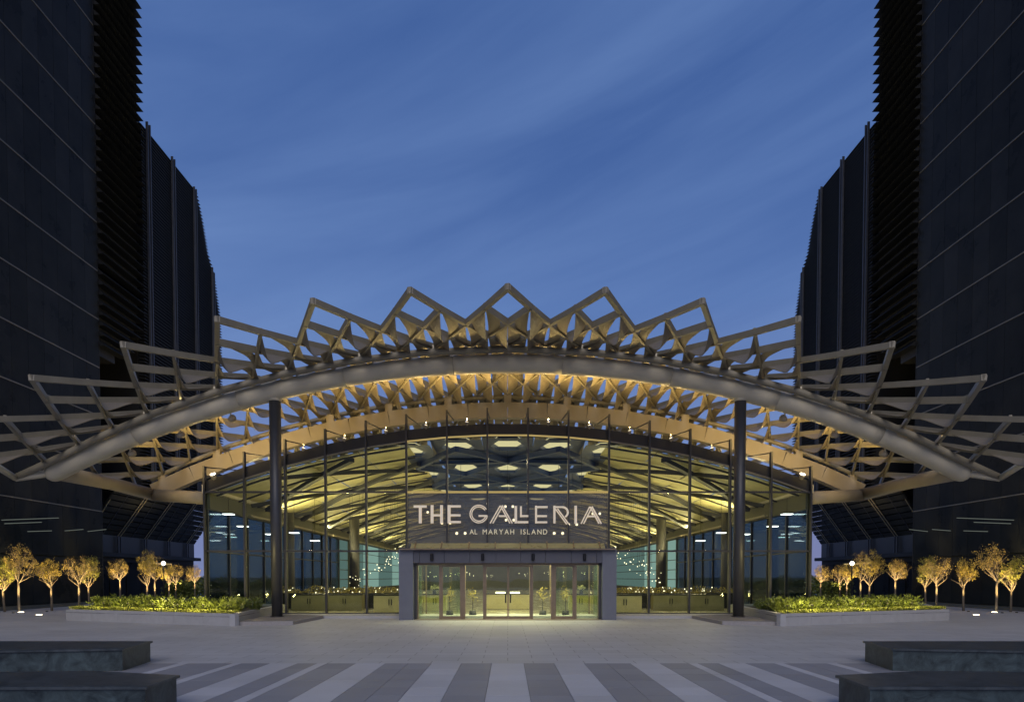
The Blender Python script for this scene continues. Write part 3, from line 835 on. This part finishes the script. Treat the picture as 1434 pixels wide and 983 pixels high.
L("A", [((825.6, 709.5), (813.6, B + .6), 1.7), ((828.4, 711), (817.2, B + .6), 1.7), ((826.2, 709.5), (838.6, B + .6), 1.7), ((828.8, 709.2), (841.8, B + .6), 1.7), ((823, 723), (833.5, 723), 2.6)])

ssign = thing("small_sign", "small gold letters AL MARYAH ISLAND below the large sign", "sign", (0, 34.75, 4))
def glyph(ch):
    c = bpy.data.curves.new("glyph", "FONT"); c.body = ch; c.size = 1; c.extrude = .06
    o = bpy.data.objects.new("glyph", c); col.objects.link(o)
    bpy.context.view_layer.update()
    me = bpy.data.meshes.new_from_object(o.evaluated_get(bpy.context.evaluated_depsgraph_get()))
    bpy.data.objects.remove(o); return me
for word, xa, xb in (("AL", 657.6, 668.4), ("MARYAH", 676, 720), ("ISLAND", 729.3, 766.3)):
    gl = [glyph(c) for c in word]
    ext = [(min(v.co.x for v in g_.vertices), max(v.co.x for v in g_.vertices), max(v.co.y for v in g_.vertices)) for g_ in gl]
    x0, zb = S2(xa, 747.8); x1, zt = S2(xb, 741.0)
    H = zt - zb; k = H / ext[0][2]
    tot = sum((b - a) * k * .92 for a, b, _ in ext); gap = (x1 - x0 - tot) / max(1, len(word) - 1)
    x = x0
    for g_, (a, b, h) in zip(gl, ext):
        for v in g_.vertices:
            X, Yv, Zv = v.co; v.co = (x + (X - a) * k * .92, YS - Zv * .4, zb + Yv * k)
        g_.materials.clear(); link("letter", g_, M["letter2"], ssign); x += (b - a) * k * .92 + gap

# ------------------------------------------------------------------ entrance portal
portal = thing("entrance_portal", "slate clad entrance portal with bronze framed glass doors under the sign", "entrance", (0, 31.7, 0))
YP = 31.7
def PX(px, Y=YP): return at(px, 800, Y).x
def PZ(py, Y=YP): return at(711, py, Y).z
xo, xi = PX(558.5), PX(578.5)
zt, zb = PZ(768.5), PZ(788)
for s in (-1, 1):
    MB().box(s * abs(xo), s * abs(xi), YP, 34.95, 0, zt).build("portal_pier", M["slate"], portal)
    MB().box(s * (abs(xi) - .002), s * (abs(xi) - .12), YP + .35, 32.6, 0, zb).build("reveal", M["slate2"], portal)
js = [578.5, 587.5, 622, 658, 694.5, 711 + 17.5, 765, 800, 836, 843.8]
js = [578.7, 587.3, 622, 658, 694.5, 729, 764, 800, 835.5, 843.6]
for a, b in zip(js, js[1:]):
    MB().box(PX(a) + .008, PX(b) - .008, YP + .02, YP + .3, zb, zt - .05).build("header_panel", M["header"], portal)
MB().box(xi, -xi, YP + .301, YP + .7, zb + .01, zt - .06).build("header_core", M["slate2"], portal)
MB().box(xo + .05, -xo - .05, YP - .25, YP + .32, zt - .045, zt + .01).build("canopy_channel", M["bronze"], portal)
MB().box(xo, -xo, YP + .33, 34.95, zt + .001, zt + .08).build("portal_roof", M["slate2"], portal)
gp = [PX(575) , PX(847)]
nb = 8
bx = [PX(q) for q in (582, 618.5, 657, 693.5, 728.5, 766, 803, 839.5)]
for a, b in zip([gp[0]] + bx, bx + [gp[1]]):
    MB().prism([(a + .02, YP - .25, zt + .02), (b - .02, YP - .25, zt + .02), (b - .02, YP + .18, zt + .27), (a + .02, YP + .18, zt + .27)], (0, .01, .012)).build("canopy_glass", M["frost"], portal)
for x in bx:
    MB().bar((x, YP - .27, zt + .03), (x, YP + .2, zt + .31), .05, .09).build("canopy_bracket", M["bronze"], portal)
for px in (605, 676, 746.5, 818.5):
    x = PX(px); zc = PZ(780)
    m = MB().tube([(x, YP - .06, zc - .17), (x, YP - .06, zc - .13), (x, YP - .06, zc + .13), (x, YP - .06, zc + .17)], [.05, .075, .075, .05], 14); m.box(x - .04, x + .04, YP - .05, YP + .02, zc - .05, zc + .05)
    wl = m.build("wall_light", M["black"], portal)
    lamp("SPOT", (x, YP - .16, zc - .2), 55, (1, .84, .55), wl, (x, YP - 1.6, 0), .05, 120, .8)
# door line
YD = 32.25
def DX(cx): return at(570 + cx / 5.03, 800, YD).x
zd = PZ(791, YD)
for a, b, wd in ((62, 80, 0), (226, 246, 0), (380, 410, 0), (535, 553, 0), (870, 888, 0), (1014, 1043, 0), (1172, 1194, 0), (1345, 1362, 0)):
    MB().box(DX(a), DX(b), YD - .06, YD + .08, 0, zd).build("door_post", M["bronze"], portal)
MB().box(DX(62), DX(1362), YD - .055, YD + .075, zd + .001, zd + .1).build("door_head", M["bronze"], portal)
MB().box(DX(62), DX(1362), YD - .6, YD + .3, .001, .02).build("threshold", M["bronze"], portal)
def door(a, b, frame, handle=None, open_=False):
    x0, x1 = DX(a), DX(b); t = M["bronze"]; w_ = .045
    if frame:
        d = MB(); d.box(x0, x0 + w_, YD - .025, YD + .03, .03, zd - .01); d.box(x1 - w_, x1, YD - .025, YD + .03, .03, zd - .01)
        d.box(x0 + w_, x1 - w_, YD - .025, YD + .03, .03, .14); d.box(x0 + w_, x1 - w_, YD - .025, YD + .03, zd - .08, zd - .01)
        do = d.build("door", t, portal)
        MB().box(x0 + w_, x1 - w_, YD - .006, YD + .006, .14, zd - .08).build("glass", M["dglass"], do)
        if handle:
            hx = x1 - .11 if handle > 0 else x0 + .11
            MB().box(hx - .03, hx + .03, YD - .09, YD - .03, .78, 1.22).build("handle", M["black"], do)
    else:
        MB().box(x0 + .004, x1 - .004, YD - .006, YD + .006, .03, zd - .005).build("side_glass", M["dglass"], portal)
door(80, 226, False); door(246, 380, True, 0); door(410, 535, False)
door(553, 711, True, 1); door(713, 870, True, -1)
door(888, 1014, False); door(1043, 1172, True, 0); door(1194, 1345, False)
# inner line of glass doors and green glass cheeks of the draught lobby
for x in (-4.2, -2.2, -1.15, 1.15, 2.2, 4.2):
    MB().box(x - .04, x + .04, 34.95, 35.03, .12, 2.95).build("inner_post", M["bronze"], portal)
for a, b in ((-4.16, -2.24), (2.24, 4.16)):
    MB().box(a, b, 34.98, 35.0, .13, 2.9).build("inner_glass", M["dglass"], portal)
for x in (-4.3, 4.3, -2.45, 2.45):
    MB().box(x - .012, x + .012, YD + .35, 34.9, .13, 2.7).build("lobby_screen", M["dglass"], portal)
MB().box(-4.6, 4.6, 34.95, 35.0, 2.96, Z1 + .2).build("lobby_head", M["slate2"], portal)
MB().box(-1.6, 1.6, YD + .6, 34.5, 3.0, 3.06).build("lobby_ceiling_light", M["eye"], portal)
lamp("AREA", (0, 33.6, 2.95), 620, (1, .88, .55), portal, (0, 33.6, 0), 7.5, size_y=1.6)
# ------------------------------------------------------------------ things inside the hall
def counter(x0, x1, y, z1, label, doors=2, grp=None, cm="counter"):
    t = thing("counter", label, "counter", ((x0 + x1) / 2, y, .12), grp)
    MB().box(x0, x1, y, y + .7, .14, z1).build("body", M[cm], t)
    MB().box(x0 - .04, x1 + .04, y - .04, y + .75, z1 + .001, z1 + .05).build("top", M["black"], t)
    n = max(1, doors)
    for k in range(n):
        a = x0 + (x1 - x0) * k / n; b = x0 + (x1 - x0) * (k + 1) / n
        MB().box(a + .02, b - .02, y - .022, y - .001, .32, z1 - .05).build("front_panel", M[cm], t)
        if doors > 1: MB().box(b - .09 if k % 2 == 0 else a + .05, b - .05 if k % 2 == 0 else a + .09, y - .05, y - .023, .5, z1 - .2).build("handle", M["black"], t)
    return t
counter(-1.35, 1.35, 39.5, 1.0, "cream reception desk seen through the middle doors", 1)
counter(-4.7, -3.4, 37.6, 1.02, "cream cabinet with two handles seen through the left doors", 2)
counter(3.4, 4.7, 37.6, 1.02, "cream cabinet with two handles seen through the right doors", 2)
for s in (-1, 1):
    a, b = (-7.2, -5.4) if s < 0 else (5.4, 7.2)
    counter(a, b, 36.4, 1.02, f"lit cream counter just {side_word[s]} of the entrance portal behind the glass", 2)
    a, b = (-12.2, -8.2) if s < 0 else (8.2, 12.2)
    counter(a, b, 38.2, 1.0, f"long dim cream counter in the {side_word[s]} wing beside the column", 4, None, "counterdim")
    t = thing("planting_trough", f"dark planting trough with small lit plants in the {side_word[s]} wing", "planter", (s * 9.5, 41, .12))
    MB().box(s * 5.6, s * 13.8, 40.6, 41.4, .14, 1.05).build("trough", M["black"], t)
    m = MB()
    for k in range(1500):
        x = s * R.uniform(5.6, 13.8); c = Vector((x, R.uniform(40.6, 41.4), 1.05 + R.random() ** 1.6 * (.35 + .25 * noise.noise(Vector((x, 0, 0))))))
        d = Vector((R.gauss(0, 1), R.gauss(0, 1), R.gauss(0, 1))).normalized() * .06; e = Vector((R.gauss(0, 1), R.gauss(0, 1), R.gauss(0, 1))).normalized() * .045
        m.quad(c - d, c - e, c + d, c + e)
    tag(m.build("foliage", M["leaf_a"], t), kind="stuff")
    for k in range(34):
        c = Vector((s * R.uniform(5.7, 13.7), 40.55, 1.08 + R.random() * .35)); r = R.uniform(.015, .04)
        MB().tube([c + Vector((0, 0, z)) for z in (-r, 0, r)], [r * .3, r, r * .3], 6).build("bulb", M["bulb"], t)
    # a curtain of small lamps hanging before the bright screens
    t = thing("light_cascade", f"cascade of tiny hanging lights beside the portal in the {side_word[s]} wing", "hanging lights", (s * 8.2, 46, 3))
    for k in range(46):
        f = R.random(); x = s * (7.0 + 3.6 * f + R.uniform(-.3, .3)); z = 3.9 - 2.2 * f + R.uniform(-.5, .35); y = 45 + R.uniform(0, 3)
        r = R.uniform(.02, .04)
        MB().tube([(x, y, z - r), (x, y, z), (x, y, z + r)], [r * .3, r, r * .3], 6).build("bulb", M["bulb"], t)
        if k % 3 == 0: MB().bar((x, y, z), (x, y, zv(abs(x)) - .3), .012, .012).build("wire", M["black"], t)
    # people-free cafe tables as low dark masses
    for k, (x, y) in enumerate(((13.6, 44), (11.9, 46.5), (13.2, 50))):
        t = thing("cafe_table", f"small dark cafe table in the {side_word[s]} wing, {['nearest the glass', 'middle one of three', 'farthest of three'][k]}", "table", (s * x, y, .12))
        MB().tube([(s * x, y, .84), (s * x, y, .88)], .42, 16).build("table_top", M["black"], t)
        MB().tube([(s * x, y, .14), (s * x, y, .84)], .04, 8).build("stem", M["black"], t)
        MB().tube([(s * x, y, .121), (s * x, y, .14)], .25, 12).build("base", M["black"], t)
        MB().tube([(s * x, y, .885), (s * x, y, .97), (s * x, y, 1.02)], [.05, .07, .01], 8).build("candle_glass", M["bulb"], t)
    lamp("AREA", (s * 9, 35.6, 3.2), 70, (1, .85, .45), hall, (s * 9, 38, .5), 4.0, size_y=.6)

t = thing("sparkle_lights", "rows of tiny white lights seen high through the glass doors", "string lights", (0, 38, 2.2))
for xc in (-4.4, -3.3, -2.3, -1.0, 1.0, 2.3, 3.3, 4.4):
    for k in range(6):
        c = Vector((xc + R.uniform(-.4, .4), 38 + R.uniform(-.3, .3), 2.15 + R.gauss(0, .09))); q_ = R.uniform(.012, .026)
        MB().tube([c - Vector((0, 0, q_)), c, c + Vector((0, 0, q_))], [q_ * .3, q_, q_ * .3], 6).build("bulb", M["bulb"], t)
for x in (-4.0, 0, 4.0):  # lamps added to brighten the desk and the cabinets
    nm = {-4.0: "above the left cabinet", 0: "above the reception desk", 4.0: "above the right cabinet"}[x]
    t = thing("fill_lamp", "added fill lamp hanging " + nm, "fill_lamp", (x, 37.0, 3.2))
    MB().tube([(x, 37.0, 3.2), (x, 37.0, 3.35)], .09, 10).build("housing", M["black"], t)
    MB().bar((x, 37.0, 3.35), (x, 37.0, 8.9), .015, .015).build("stem", M["black"], t)
    lamp("SPOT", (x, 37.0, 3.18), 260, (1, .84, .42), t, (x, 39.0, .3), .08, 95, .8)
def flowers(x, y, z, label, n=60, r=.28):
    t = thing("flower_vase", label, "vase", (x, y, z))
    MB().tube([(x, y, z), (x, y, z + .12), (x, y, z + .24)], [.09, .12, .06], 12).build("vase", M["black"], t, True)
    m = MB()
    for k in range(n):
        d = Vector((R.gauss(0, 1), R.gauss(0, 1), abs(R.gauss(0, 1)))).normalized() * r * R.uniform(.4, 1); c = Vector((x, y, z + .25)) + d
        for q in range(2):
            e = Vector((R.gauss(0, 1), R.gauss(0, 1), R.gauss(0, 1))).normalized() * .05; f = Vector((R.gauss(0, 1), R.gauss(0, 1), R.gauss(0, 1))).normalized() * .05
            m.quad(c - e, c - f, c + e, c + f)
    tag(m.build("blossoms", M["flower"], t), kind="stuff")
flowers(-4.1, 37.9, 1.08, "white flowers in a vase on the cabinet behind the left doors")
flowers(4.1, 37.9, 1.08, "white flowers in a vase on the cabinet behind the right doors")
for x, wd in ((-.42, "left"), (.42, "right")):
    t = thing("desk_lamp", f"low glowing lamp on the {wd} of the reception desk", "lamp", (x, 39.8, 1.05))
    MB().tube([(x - .28, 39.7, 1.10), (x + .28, 39.7, 1.10)], .045, 10).build("shade", M["lampglow"], t, True)
    MB().box(x - .03, x + .03, 39.67, 39.73, 1.055, 1.07).build("base", M["black"], t)
for s in (-1, 1):
    for x, k in ((2.9, "outer"), (1.75, "inner")):
        t = thing("potted_plant", f"slim potted plant in the lobby on the {side_word[s]}, {k} one", "potted plant", (s * x, 33.9, .02))
        MB().tube([(s * x, 33.9, .02), (s * x, 33.9, .12), (s * x, 33.9, .34)], [.14, .19, .16], 14).build("pot", M["black"], t, True)
        MB().tube([(s * x, 33.9, .33), (s * x, 33.9, 1.05)], .02, 6).build("stem", M["black"], t)
        m = MB()
        for q in range(90):
            c = Vector((s * x, 33.9, 1.15)) + Vector((R.gauss(0, .12), R.gauss(0, .12), R.gauss(0, .16)))
            e = Vector((R.gauss(0, 1), R.gauss(0, 1), R.gauss(0, 1))).normalized() * .07; f = Vector((R.gauss(0, 1), R.gauss(0, 1), R.gauss(0, 1))).normalized() * .03
            m.quad(c - e, c - f, c + e, c + f)
        tag(m.build("foliage", M["leaf_a"], t), kind="stuff")

# ------------------------------------------------------------------ planters and planting
def inpoly(x, y, poly):
    c = False; j = len(poly) - 1
    for i in range(len(poly)):
        (xi_, yi), (xj, yj) = poly[i], poly[j]
        if (yi > y) != (yj > y) and x < (xj - xi_) * (y - yi) / (yj - yi) + xi_: c = not c
        j = i
    return c
def leaf(m, c, d, wd, curl=.25):
    d = Vector(d); n = d.cross(Vector((R.gauss(0, 1), R.gauss(0, 1), R.gauss(0, 1)))).normalized() * wd
    m.quad(c, c + d * .5 + n, c + d, c + d * .5 - n)
def shrub_mesh(k):
    r = R; m = MB()
    for q in range(30):
        a = r.uniform(0, 6.28); tilt = r.uniform(.1, .95); L_ = r.uniform(.5, .85)
        d = Vector((math.cos(a) * math.sin(tilt), math.sin(a) * math.sin(tilt), math.cos(tilt)))
        for j in range(15):
            f = .25 + .75 * j / 14; c = d * L_ * f + Vector((0, 0, -.05 * f * f))
            a2 = r.uniform(0, 6.28); e = (d * r.uniform(.3, 1) + Vector((math.cos(a2), math.sin(a2), r.uniform(-.2, .7))) * .9).normalized()
            leaf(m, c, e * r.uniform(.11, .19), r.uniform(.018, .034))
    return m.mesh("shrub_foliage")
shrubs = [shrub_mesh(k) for k in range(4)]
for sm in shrubs: sm.materials.append(M["shrub"])
POLY = [(-11.17, 27.75), (-11.95, 34.4), (-12.3, 37.5), (-24.8, 43), (-24.6, 40.5), (-20.6, 31.6)]
for s in (-1, 1):
    wd = side_word[s]
    t = thing("planter", f"low angular grey stone planter bed on the {wd} filled with lit shrubs", "planter", (s * 16, 31, 0))
    P_ = [(s * -x, y) for x, y in POLY]
    thk = .22
    for i, (a, b) in enumerate(zip(P_, P_[1:] + P_[:1])):
        A, B_ = Vector((*a, 0)), Vector((*b, 0)); d = (B_ - A).normalized(); n = Vector((-d.y, d.x, 0))
        cen = Vector((s * 17, 35.5, 0))
        if (cen - A).dot(n) < 0: n = -n
        nseg = max(1, round((B_ - A).length / 1.6))
        for k in range(nseg):
            p, q = A.lerp(B_, k / nseg) + d * .004, A.lerp(B_, (k + 1) / nseg) - d * .004
            MB().prism([p, q, q + n * thk, p + n * thk], (0, 0, .5)).build("stone_block", M["granite"], t)
    MB().prism([(x, y, .36) for x, y in P_], (0, 0, .02)).build("soil", M["soil"], t)
    # ground cover along the front
    m = MB()
    for q in range(9000):
        f = R.random(); back = R.random()
        x = -11.6 - 9.6 * f; y = 27.95 + 4.15 * f * (9.6 / 9.43) + .25 + back * 1.1
        if not inpoly(x, y, POLY): continue
        c = Vector((s * -x, y, .44 + R.random() * .13 + .05 * noise.noise(Vector((x * 2, y * 2, 0)))))
        a = R.uniform(0, 6.28); leaf(m, c, Vector((math.cos(a), math.sin(a), R.uniform(.2, 1.4))).normalized() * R.uniform(.05, .1), .018)
    tag(m.build("ground_cover", M["cover"]), f"yellow green ground cover along the front of the {wd} planter", "ground cover", kind="stuff")
    k = 0
    for row, (off, n) in enumerate(((1.35, 14), (2.3, 13), (3.3, 12))):
        for i in range(n):
            f = (i + .5 * (row % 2) + R.uniform(-.2, .2)) / n
            x = -11.75 - 8.9 * f; y = 28.0 + 4.2 * f + off + R.uniform(-.15, .15)
            if x < -20.3: continue
            o = link("shrub", shrubs[k % 4], None, None, (s * -x, y, .38 + .03 * R.random())); k += 1
            if row and R.random() < .12: o.location.z -= .12
            o.rotation_euler.z = R.uniform(0, 6.28); o.scale = [R.uniform(.82, 1.08)] * 2 + [R.uniform(.72, 1.05)]
            tag(o, f"leafy yellow green shrub in the {['front', 'middle', 'back'][row]} row of the {wd} stone planter", "shrub", f"shrubs in the {wd} planter")
    # slim path lights washing the bed
    nth = ["nearest the column", "second from the column", "third from the column", "middle of seven", "third from the outer end", "second from the outer end", "at the outer end"]
    for k, f in enumerate((.02, .16, .31, .46, .62, .78, .95)):
        x = -11.5 - 9.3 * f; y = 27.95 + 4.15 * f + .28
        sp = thing("path_light", f"slim path light on the {wd} planter rim, {nth[k]}", "path light", (s * -x, y, .38))
        MB().tube([(s * -x, y, .38), (s * -x, y, .80)], .012, 6).build("stem", M["black"], sp)
        MB().tube([(s * -x, y, .80), (s * -x, y, .84)], .05, 8).build("cap", M["black"], sp)
        lamp("SPOT", (s * -x, y - .03, .92), (60, 160, 105, 150, 60, 110, 45)[k], (1, .80, .30), sp, (s * (-x + .2), y + 2.4, .70), .12, 165, .5)

# ------------------------------------------------------------------ trees
def tree_mesh(seed, rx, rz, fork, top, nleaf, leafmat, lsize, lean=0.0):
    """trunk to the fork, limbs and twigs filling an egg-shaped crown of half-width rx between the fork and the top"""
    r = random.Random(seed); br = MB(); lf = MB(); tips = []
    bend = Vector((r.uniform(-.07, .07), r.uniform(-.07, .07), 0))
    trunk = [Vector((0, 0, 0)), bend * .6 + Vector((0, 0, fork * .4)), bend + Vector((.02, 0, fork * .75)), bend * 1.1 + Vector((0, 0, fork))]
    br_t = MB().tube(trunk, [.078, .064, .056, .048], 9)
    C = Vector((lean, 0, (fork + top) / 2 - .05)); rzz = (top - fork) / 2 + .1
    lobes = [(Vector((r.gauss(0, 1), r.gauss(0, 1), r.gauss(0, .8))).normalized(), r.uniform(.2, .5)) for _ in range(8)]
    def ok(p, m=1.0):
        d = p - C; q = Vector((d.x / rx, d.y / rx, d.z / rzz)); u = q.normalized() if q.length > 0 else q
        lim = .74 + sum(a * max(0, u.dot(v)) ** 5 for v, a in lobes)
        return q.length < lim * m
    def grow(p, d, L_, rad_, lev):
        n = 3; pts = [p]; q = p.copy(); dd = d.copy()
        for k in range(n):
            dd = (dd + Vector((r.gauss(0, .16), r.gauss(0, .16), r.gauss(0, .12) + .05))).normalized(); q = q + dd * L_ / n
            if lev > 0 and not ok(q): break
            pts.append(q.copy())
        if len(pts) < 2: return
        rs = [rad_, rad_ * .8, rad_ * .62, rad_ * .45][:len(pts)]
        br.tube(pts, rs, 5 if lev < 2 else 3, False)
        if lev >= 1:
            for k in range(1, len(pts)): tips.append(pts[k])
        if lev < 4:
            for k in range(3 if lev < 3 else 2):
                a = r.uniform(0, 6.28); side = Vector((math.cos(a), math.sin(a), r.uniform(-.5, .55)))
                grow(pts[r.randrange(1, len(pts))], (dd + side * r.uniform(.5, 1.1)).normalized(), L_ * r.uniform(.6, .8), rad_ * .52, lev + 1)
    for k in range(9):
        a = 6.28 * k / 9 * 2.4 + r.uniform(-.3, .3); tl = r.uniform(.12, 1.0)
        d = Vector((math.cos(a) * math.sin(tl), math.sin(a) * math.sin(tl), math.cos(tl)))
        grow(trunk[3] - Vector((0, 0, r.uniform(0, .3))), d, r.uniform(.75, 1.0) * (top - fork) * .55, .026, 0)
    while nleaf > 0 and tips:
        p = r.choice(tips); c = p + Vector((r.gauss(0, .06), r.gauss(0, .06), r.gauss(0, .06)))
        nleaf -= 1
        if not ok(c, 1.05) or noise.noise(c * 3.1 + Vector((seed, 0, 0))) < -.08: continue
        e = Vector((r.gauss(0, 1), r.gauss(0, 1), r.gauss(0, 1))).normalized() * lsize * r.uniform(.6, 1.3)
        n = e.cross(Vector((r.gauss(0, 1), r.gauss(0, 1), r.gauss(0, 1)))).normalized() * lsize * .34
        lf.quad(c, c + e * .5 + n, c + e, c + e * .5 - n)
    a, b, c = br_t.mesh("trunk", True), br.mesh("branches"), lf.mesh("leaves")
    a.materials.append(M["bark"]); b.materials.append(M["bark"]); c.materials.append(leafmat)
    return a, b, c
TK = {
    "russet": (tree_mesh(3, .92, 1, 1.75, 3.6, 2300, M["leaf_b"], .055), "russet round-headed tree"),
    "tall": (tree_mesh(11, .88, 1, 1.9, 4.0, 2900, M["leaf_b"], .06, .08), "tall russet tree"),
    "yellow": (tree_mesh(21, .72, 1, 1.6, 3.55, 3600, M["leaf_a"], .075, .12), "yellow leaved tree"),
    "russet_b": (tree_mesh(47, .84, 1, 1.7, 3.45, 2100, M["leaf_b"], .055, -.1), "russet sparse tree"),
    "yellow_b": (tree_mesh(58, .66, 1, 1.5, 3.7, 3000, M["leaf_a"], .08, -.08), "yellow upright tree"),
    "green": (tree_mesh(31, .74, 1, 1.55, 3.5, 3600, M["leaf_c"], .075), "yellow green tree"),
}
def tree(kind, px, Y, base_z, scale, label, s, rot):
    (a, b, c), _ = TK[kind]
    x = s * abs((CXP - px) / F * Y)
    t = thing("tree", label, "tree", (x, Y, base_z), "uplit young trees beside the hall")
    for nm, me in (("trunk", a), ("branches", b), ("leaves", c)):
        o = link(nm, me, None, t, (x, Y, base_z)); o.rotation_euler.z = rot if s < 0 else math.pi - rot; o.scale = (scale * .9,) * 3
        if nm == "leaves": o["kind"] = "stuff"
        if nm == "branches": o["kind"] = "stuff"
    return t, x
trees = [
    ("green", 6, 39.0, 0, 1.0, "half out of view at the {w} edge of the plaza"),
    ("tall", 26, 38.6, 0, 1.10, "beside the ground light at the {w} edge"),
    ("yellow", 72, 40.2, 0, 1.02, "standing alone between two russet trees on the {w}"),
    ("russet", 110, 41.5, .0, 1.06, "at the outer end of the {w} planter"),
    ("green", 125, 46.0, .0, 1.08, "close behind the one at the outer end of the {w} planter"),
    ("russet_b", 168.5, 46.5, .3, 1.04, "rising alone out of the middle of the {w} planter"),
    ("yellow_b", 205, 51.0, .0, 1.15, "first of the clustered trees behind the {w} shrubs"),
    ("tall", 217, 53.5, .0, 1.12, "tallest of the clustered trees behind the {w} shrubs"),
    ("yellow", 236, 54.5, .0, 1.02, "in the cluster beside the round lamp on the {w}"),
    ("russet", 246, 56.5, .0, 1.0, "last of the clustered trees toward the glass hall on the {w}"),
    ("russet_b", 273, 50.0, .3, .92, "nearest the glass hall corner on the {w}"),
]
for s in (-1, 1):
    wd = side_word[s]
    for i, (kind, px, Y, bz, scl, where) in enumerate(trees):
        t, x = tree(kind, px, Y, bz, scl, TK[kind][1] + " " + where.format(w=wd), s, i * 1.3)
        strong = {0: 1.0, 1: 1.15, 2: 1.0, 3: 1.2, 4: .9, 5: 1.3, 6: 1.0, 7: 1.2, 8: 1.3, 9: 1.3, 10: 1.0}[i]
        up = thing("tree_uplight", "uplight of the tree " + where.format(w=wd), "uplight", (x, Y - .8, bz))
        MB().tube([(x - s * .25, Y - .8, bz), (x - s * .25, Y - .8, bz + .05)], .07, 10).build("housing", M["black"], up)
        lamp("SPOT", (x - s * .25, Y - .8, bz + .12), 1200 * strong, (1, .70, .29), up, (x + s * .05, Y + .25, bz + 3.0), .06, 52, .9)
    # discs of light set into the paving
    for k, (px, py) in enumerate(((28.6, 857.5), (54, 861.3))):
        Y = HC * F / (py - 808); x = s * (CXP - px) / F * Y
        g_ = thing("ground_light", f"bright round light set in the {wd} paving, {['nearer the trees', 'nearer the camera'][k]}", "ground light", (x, Y, 0))
        MB().tube([(x, Y, .002), (x, Y, .02)], .2, 20).build("rim", M["darksteel"], g_)
        MB().tube([(x, Y, .0205), (x, Y, .045)], [.16, .1], 18).build("lens", M["lampglow"], g_)
    # lamp post glimpsed among the trees
    Y = 52; p = at(229, 788.5, Y)
    lp = thing("lamp_post", f"slim lamp post with a round white lamp among the {wd} trees", "lamp post", (s * abs(p.x), Y, 0))
    MB().tube([(s * abs(p.x), Y, 0), (s * abs(p.x), Y, p.z - .15)], .05, 8).build("pole", M["black"], lp)
    MB().tube([(s * abs(p.x), Y - .02, p.z + q) for q in (-.16, -.1, 0, .1, .16)], [.03, .12, .16, .12, .03], 12).build("globe", emis("post_glow", (1, .95, .85), 6), lp, True)
    lamp("POINT", (s * abs(p.x), Y - .3, p.z), 60, (1, .85, .6), lp, None, .15)
    # dark hedge mass behind the trees
    m = MB()
    for q in range(9000):
        x = R.uniform(19.2, 29); y = R.uniform(56.6, 59.5); h = 1.6 + .8 * noise.noise(Vector((x * .7, y * .5, s)))
        c = Vector((s * x, y, R.random() ** .7 * h)); a = R.uniform(0, 6.28)
        leaf(m, c, Vector((math.cos(a), math.sin(a), R.uniform(-.3, 1))).normalized() * R.uniform(.14, .26), .06)
    tag(m.build("hedge", M["shrub"]), f"dark hedge closing the view behind the {wd} trees", "hedge", kind="stuff")

# ------------------------------------------------------------------ marble benches
def bench(poly, label, s):
    P_ = [(s * -x, y) for x, y in poly]
    cx = sum(x for x, _ in P_) / len(P_); cy = sum(y for _, y in P_) / len(P_)
    t = thing("marble_bench", label, "bench", (cx, cy, 0), "dark green marble benches on the plaza")
    def inset(d):
        out = []
        n = len(P_)
        for i in range(n):
            p0, p1, p2 = Vector(P_[i - 1]), Vector(P_[i]), Vector(P_[(i + 1) % n])
            e1, e2 = (p1 - p0).normalized(), (p2 - p1).normalized(); n1 = Vector((-e1.y, e1.x)); n2 = Vector((-e2.y, e2.x))
            if (Vector((cx, cy)) - p1).dot(n1) < 0: n1 = -n1
            if (Vector((cx, cy)) - p1).dot(n2) < 0: n2 = -n2
            b_ = (n1 + n2); b_ /= max(.3, b_.dot(n1)); out.append(p1 + b_ * d)
        return out
    MB().prism([(p.x, p.y, 0) for p in inset(.045)], (0, 0, .438)).build("base", M["marble"], t)
    top = MB(); a = [(p.x, p.y, .44) for p in inset(0)]; b_ = [(p.x, p.y, .474) for p in inset(0)]; c = [(p.x, p.y, .48) for p in inset(.008)]
    top.loft([a, b_, c]).build("seat_slab", M["marbletop"], t)
far_b = [(-8.20, 14.45), (-8.47, 16.15), (-14.5, 16.15), (-14.5, 13.7), (-10.5, 14.0), (-9.0, 14.25)]
near_b = [(-5.02, 9.40), (-5.10, 10.52), (-6.75, 11.02), (-8.3, 10.9), (-11.5, 10.6), (-11.5, 9.3)]
for s in (-1, 1):
    bench(far_b, f"dark marble bench on the {side_word[s]}, the farther of the two", s)
    bench(near_b, f"dark marble bench on the {side_word[s]}, the nearer one at the frame edge", s)
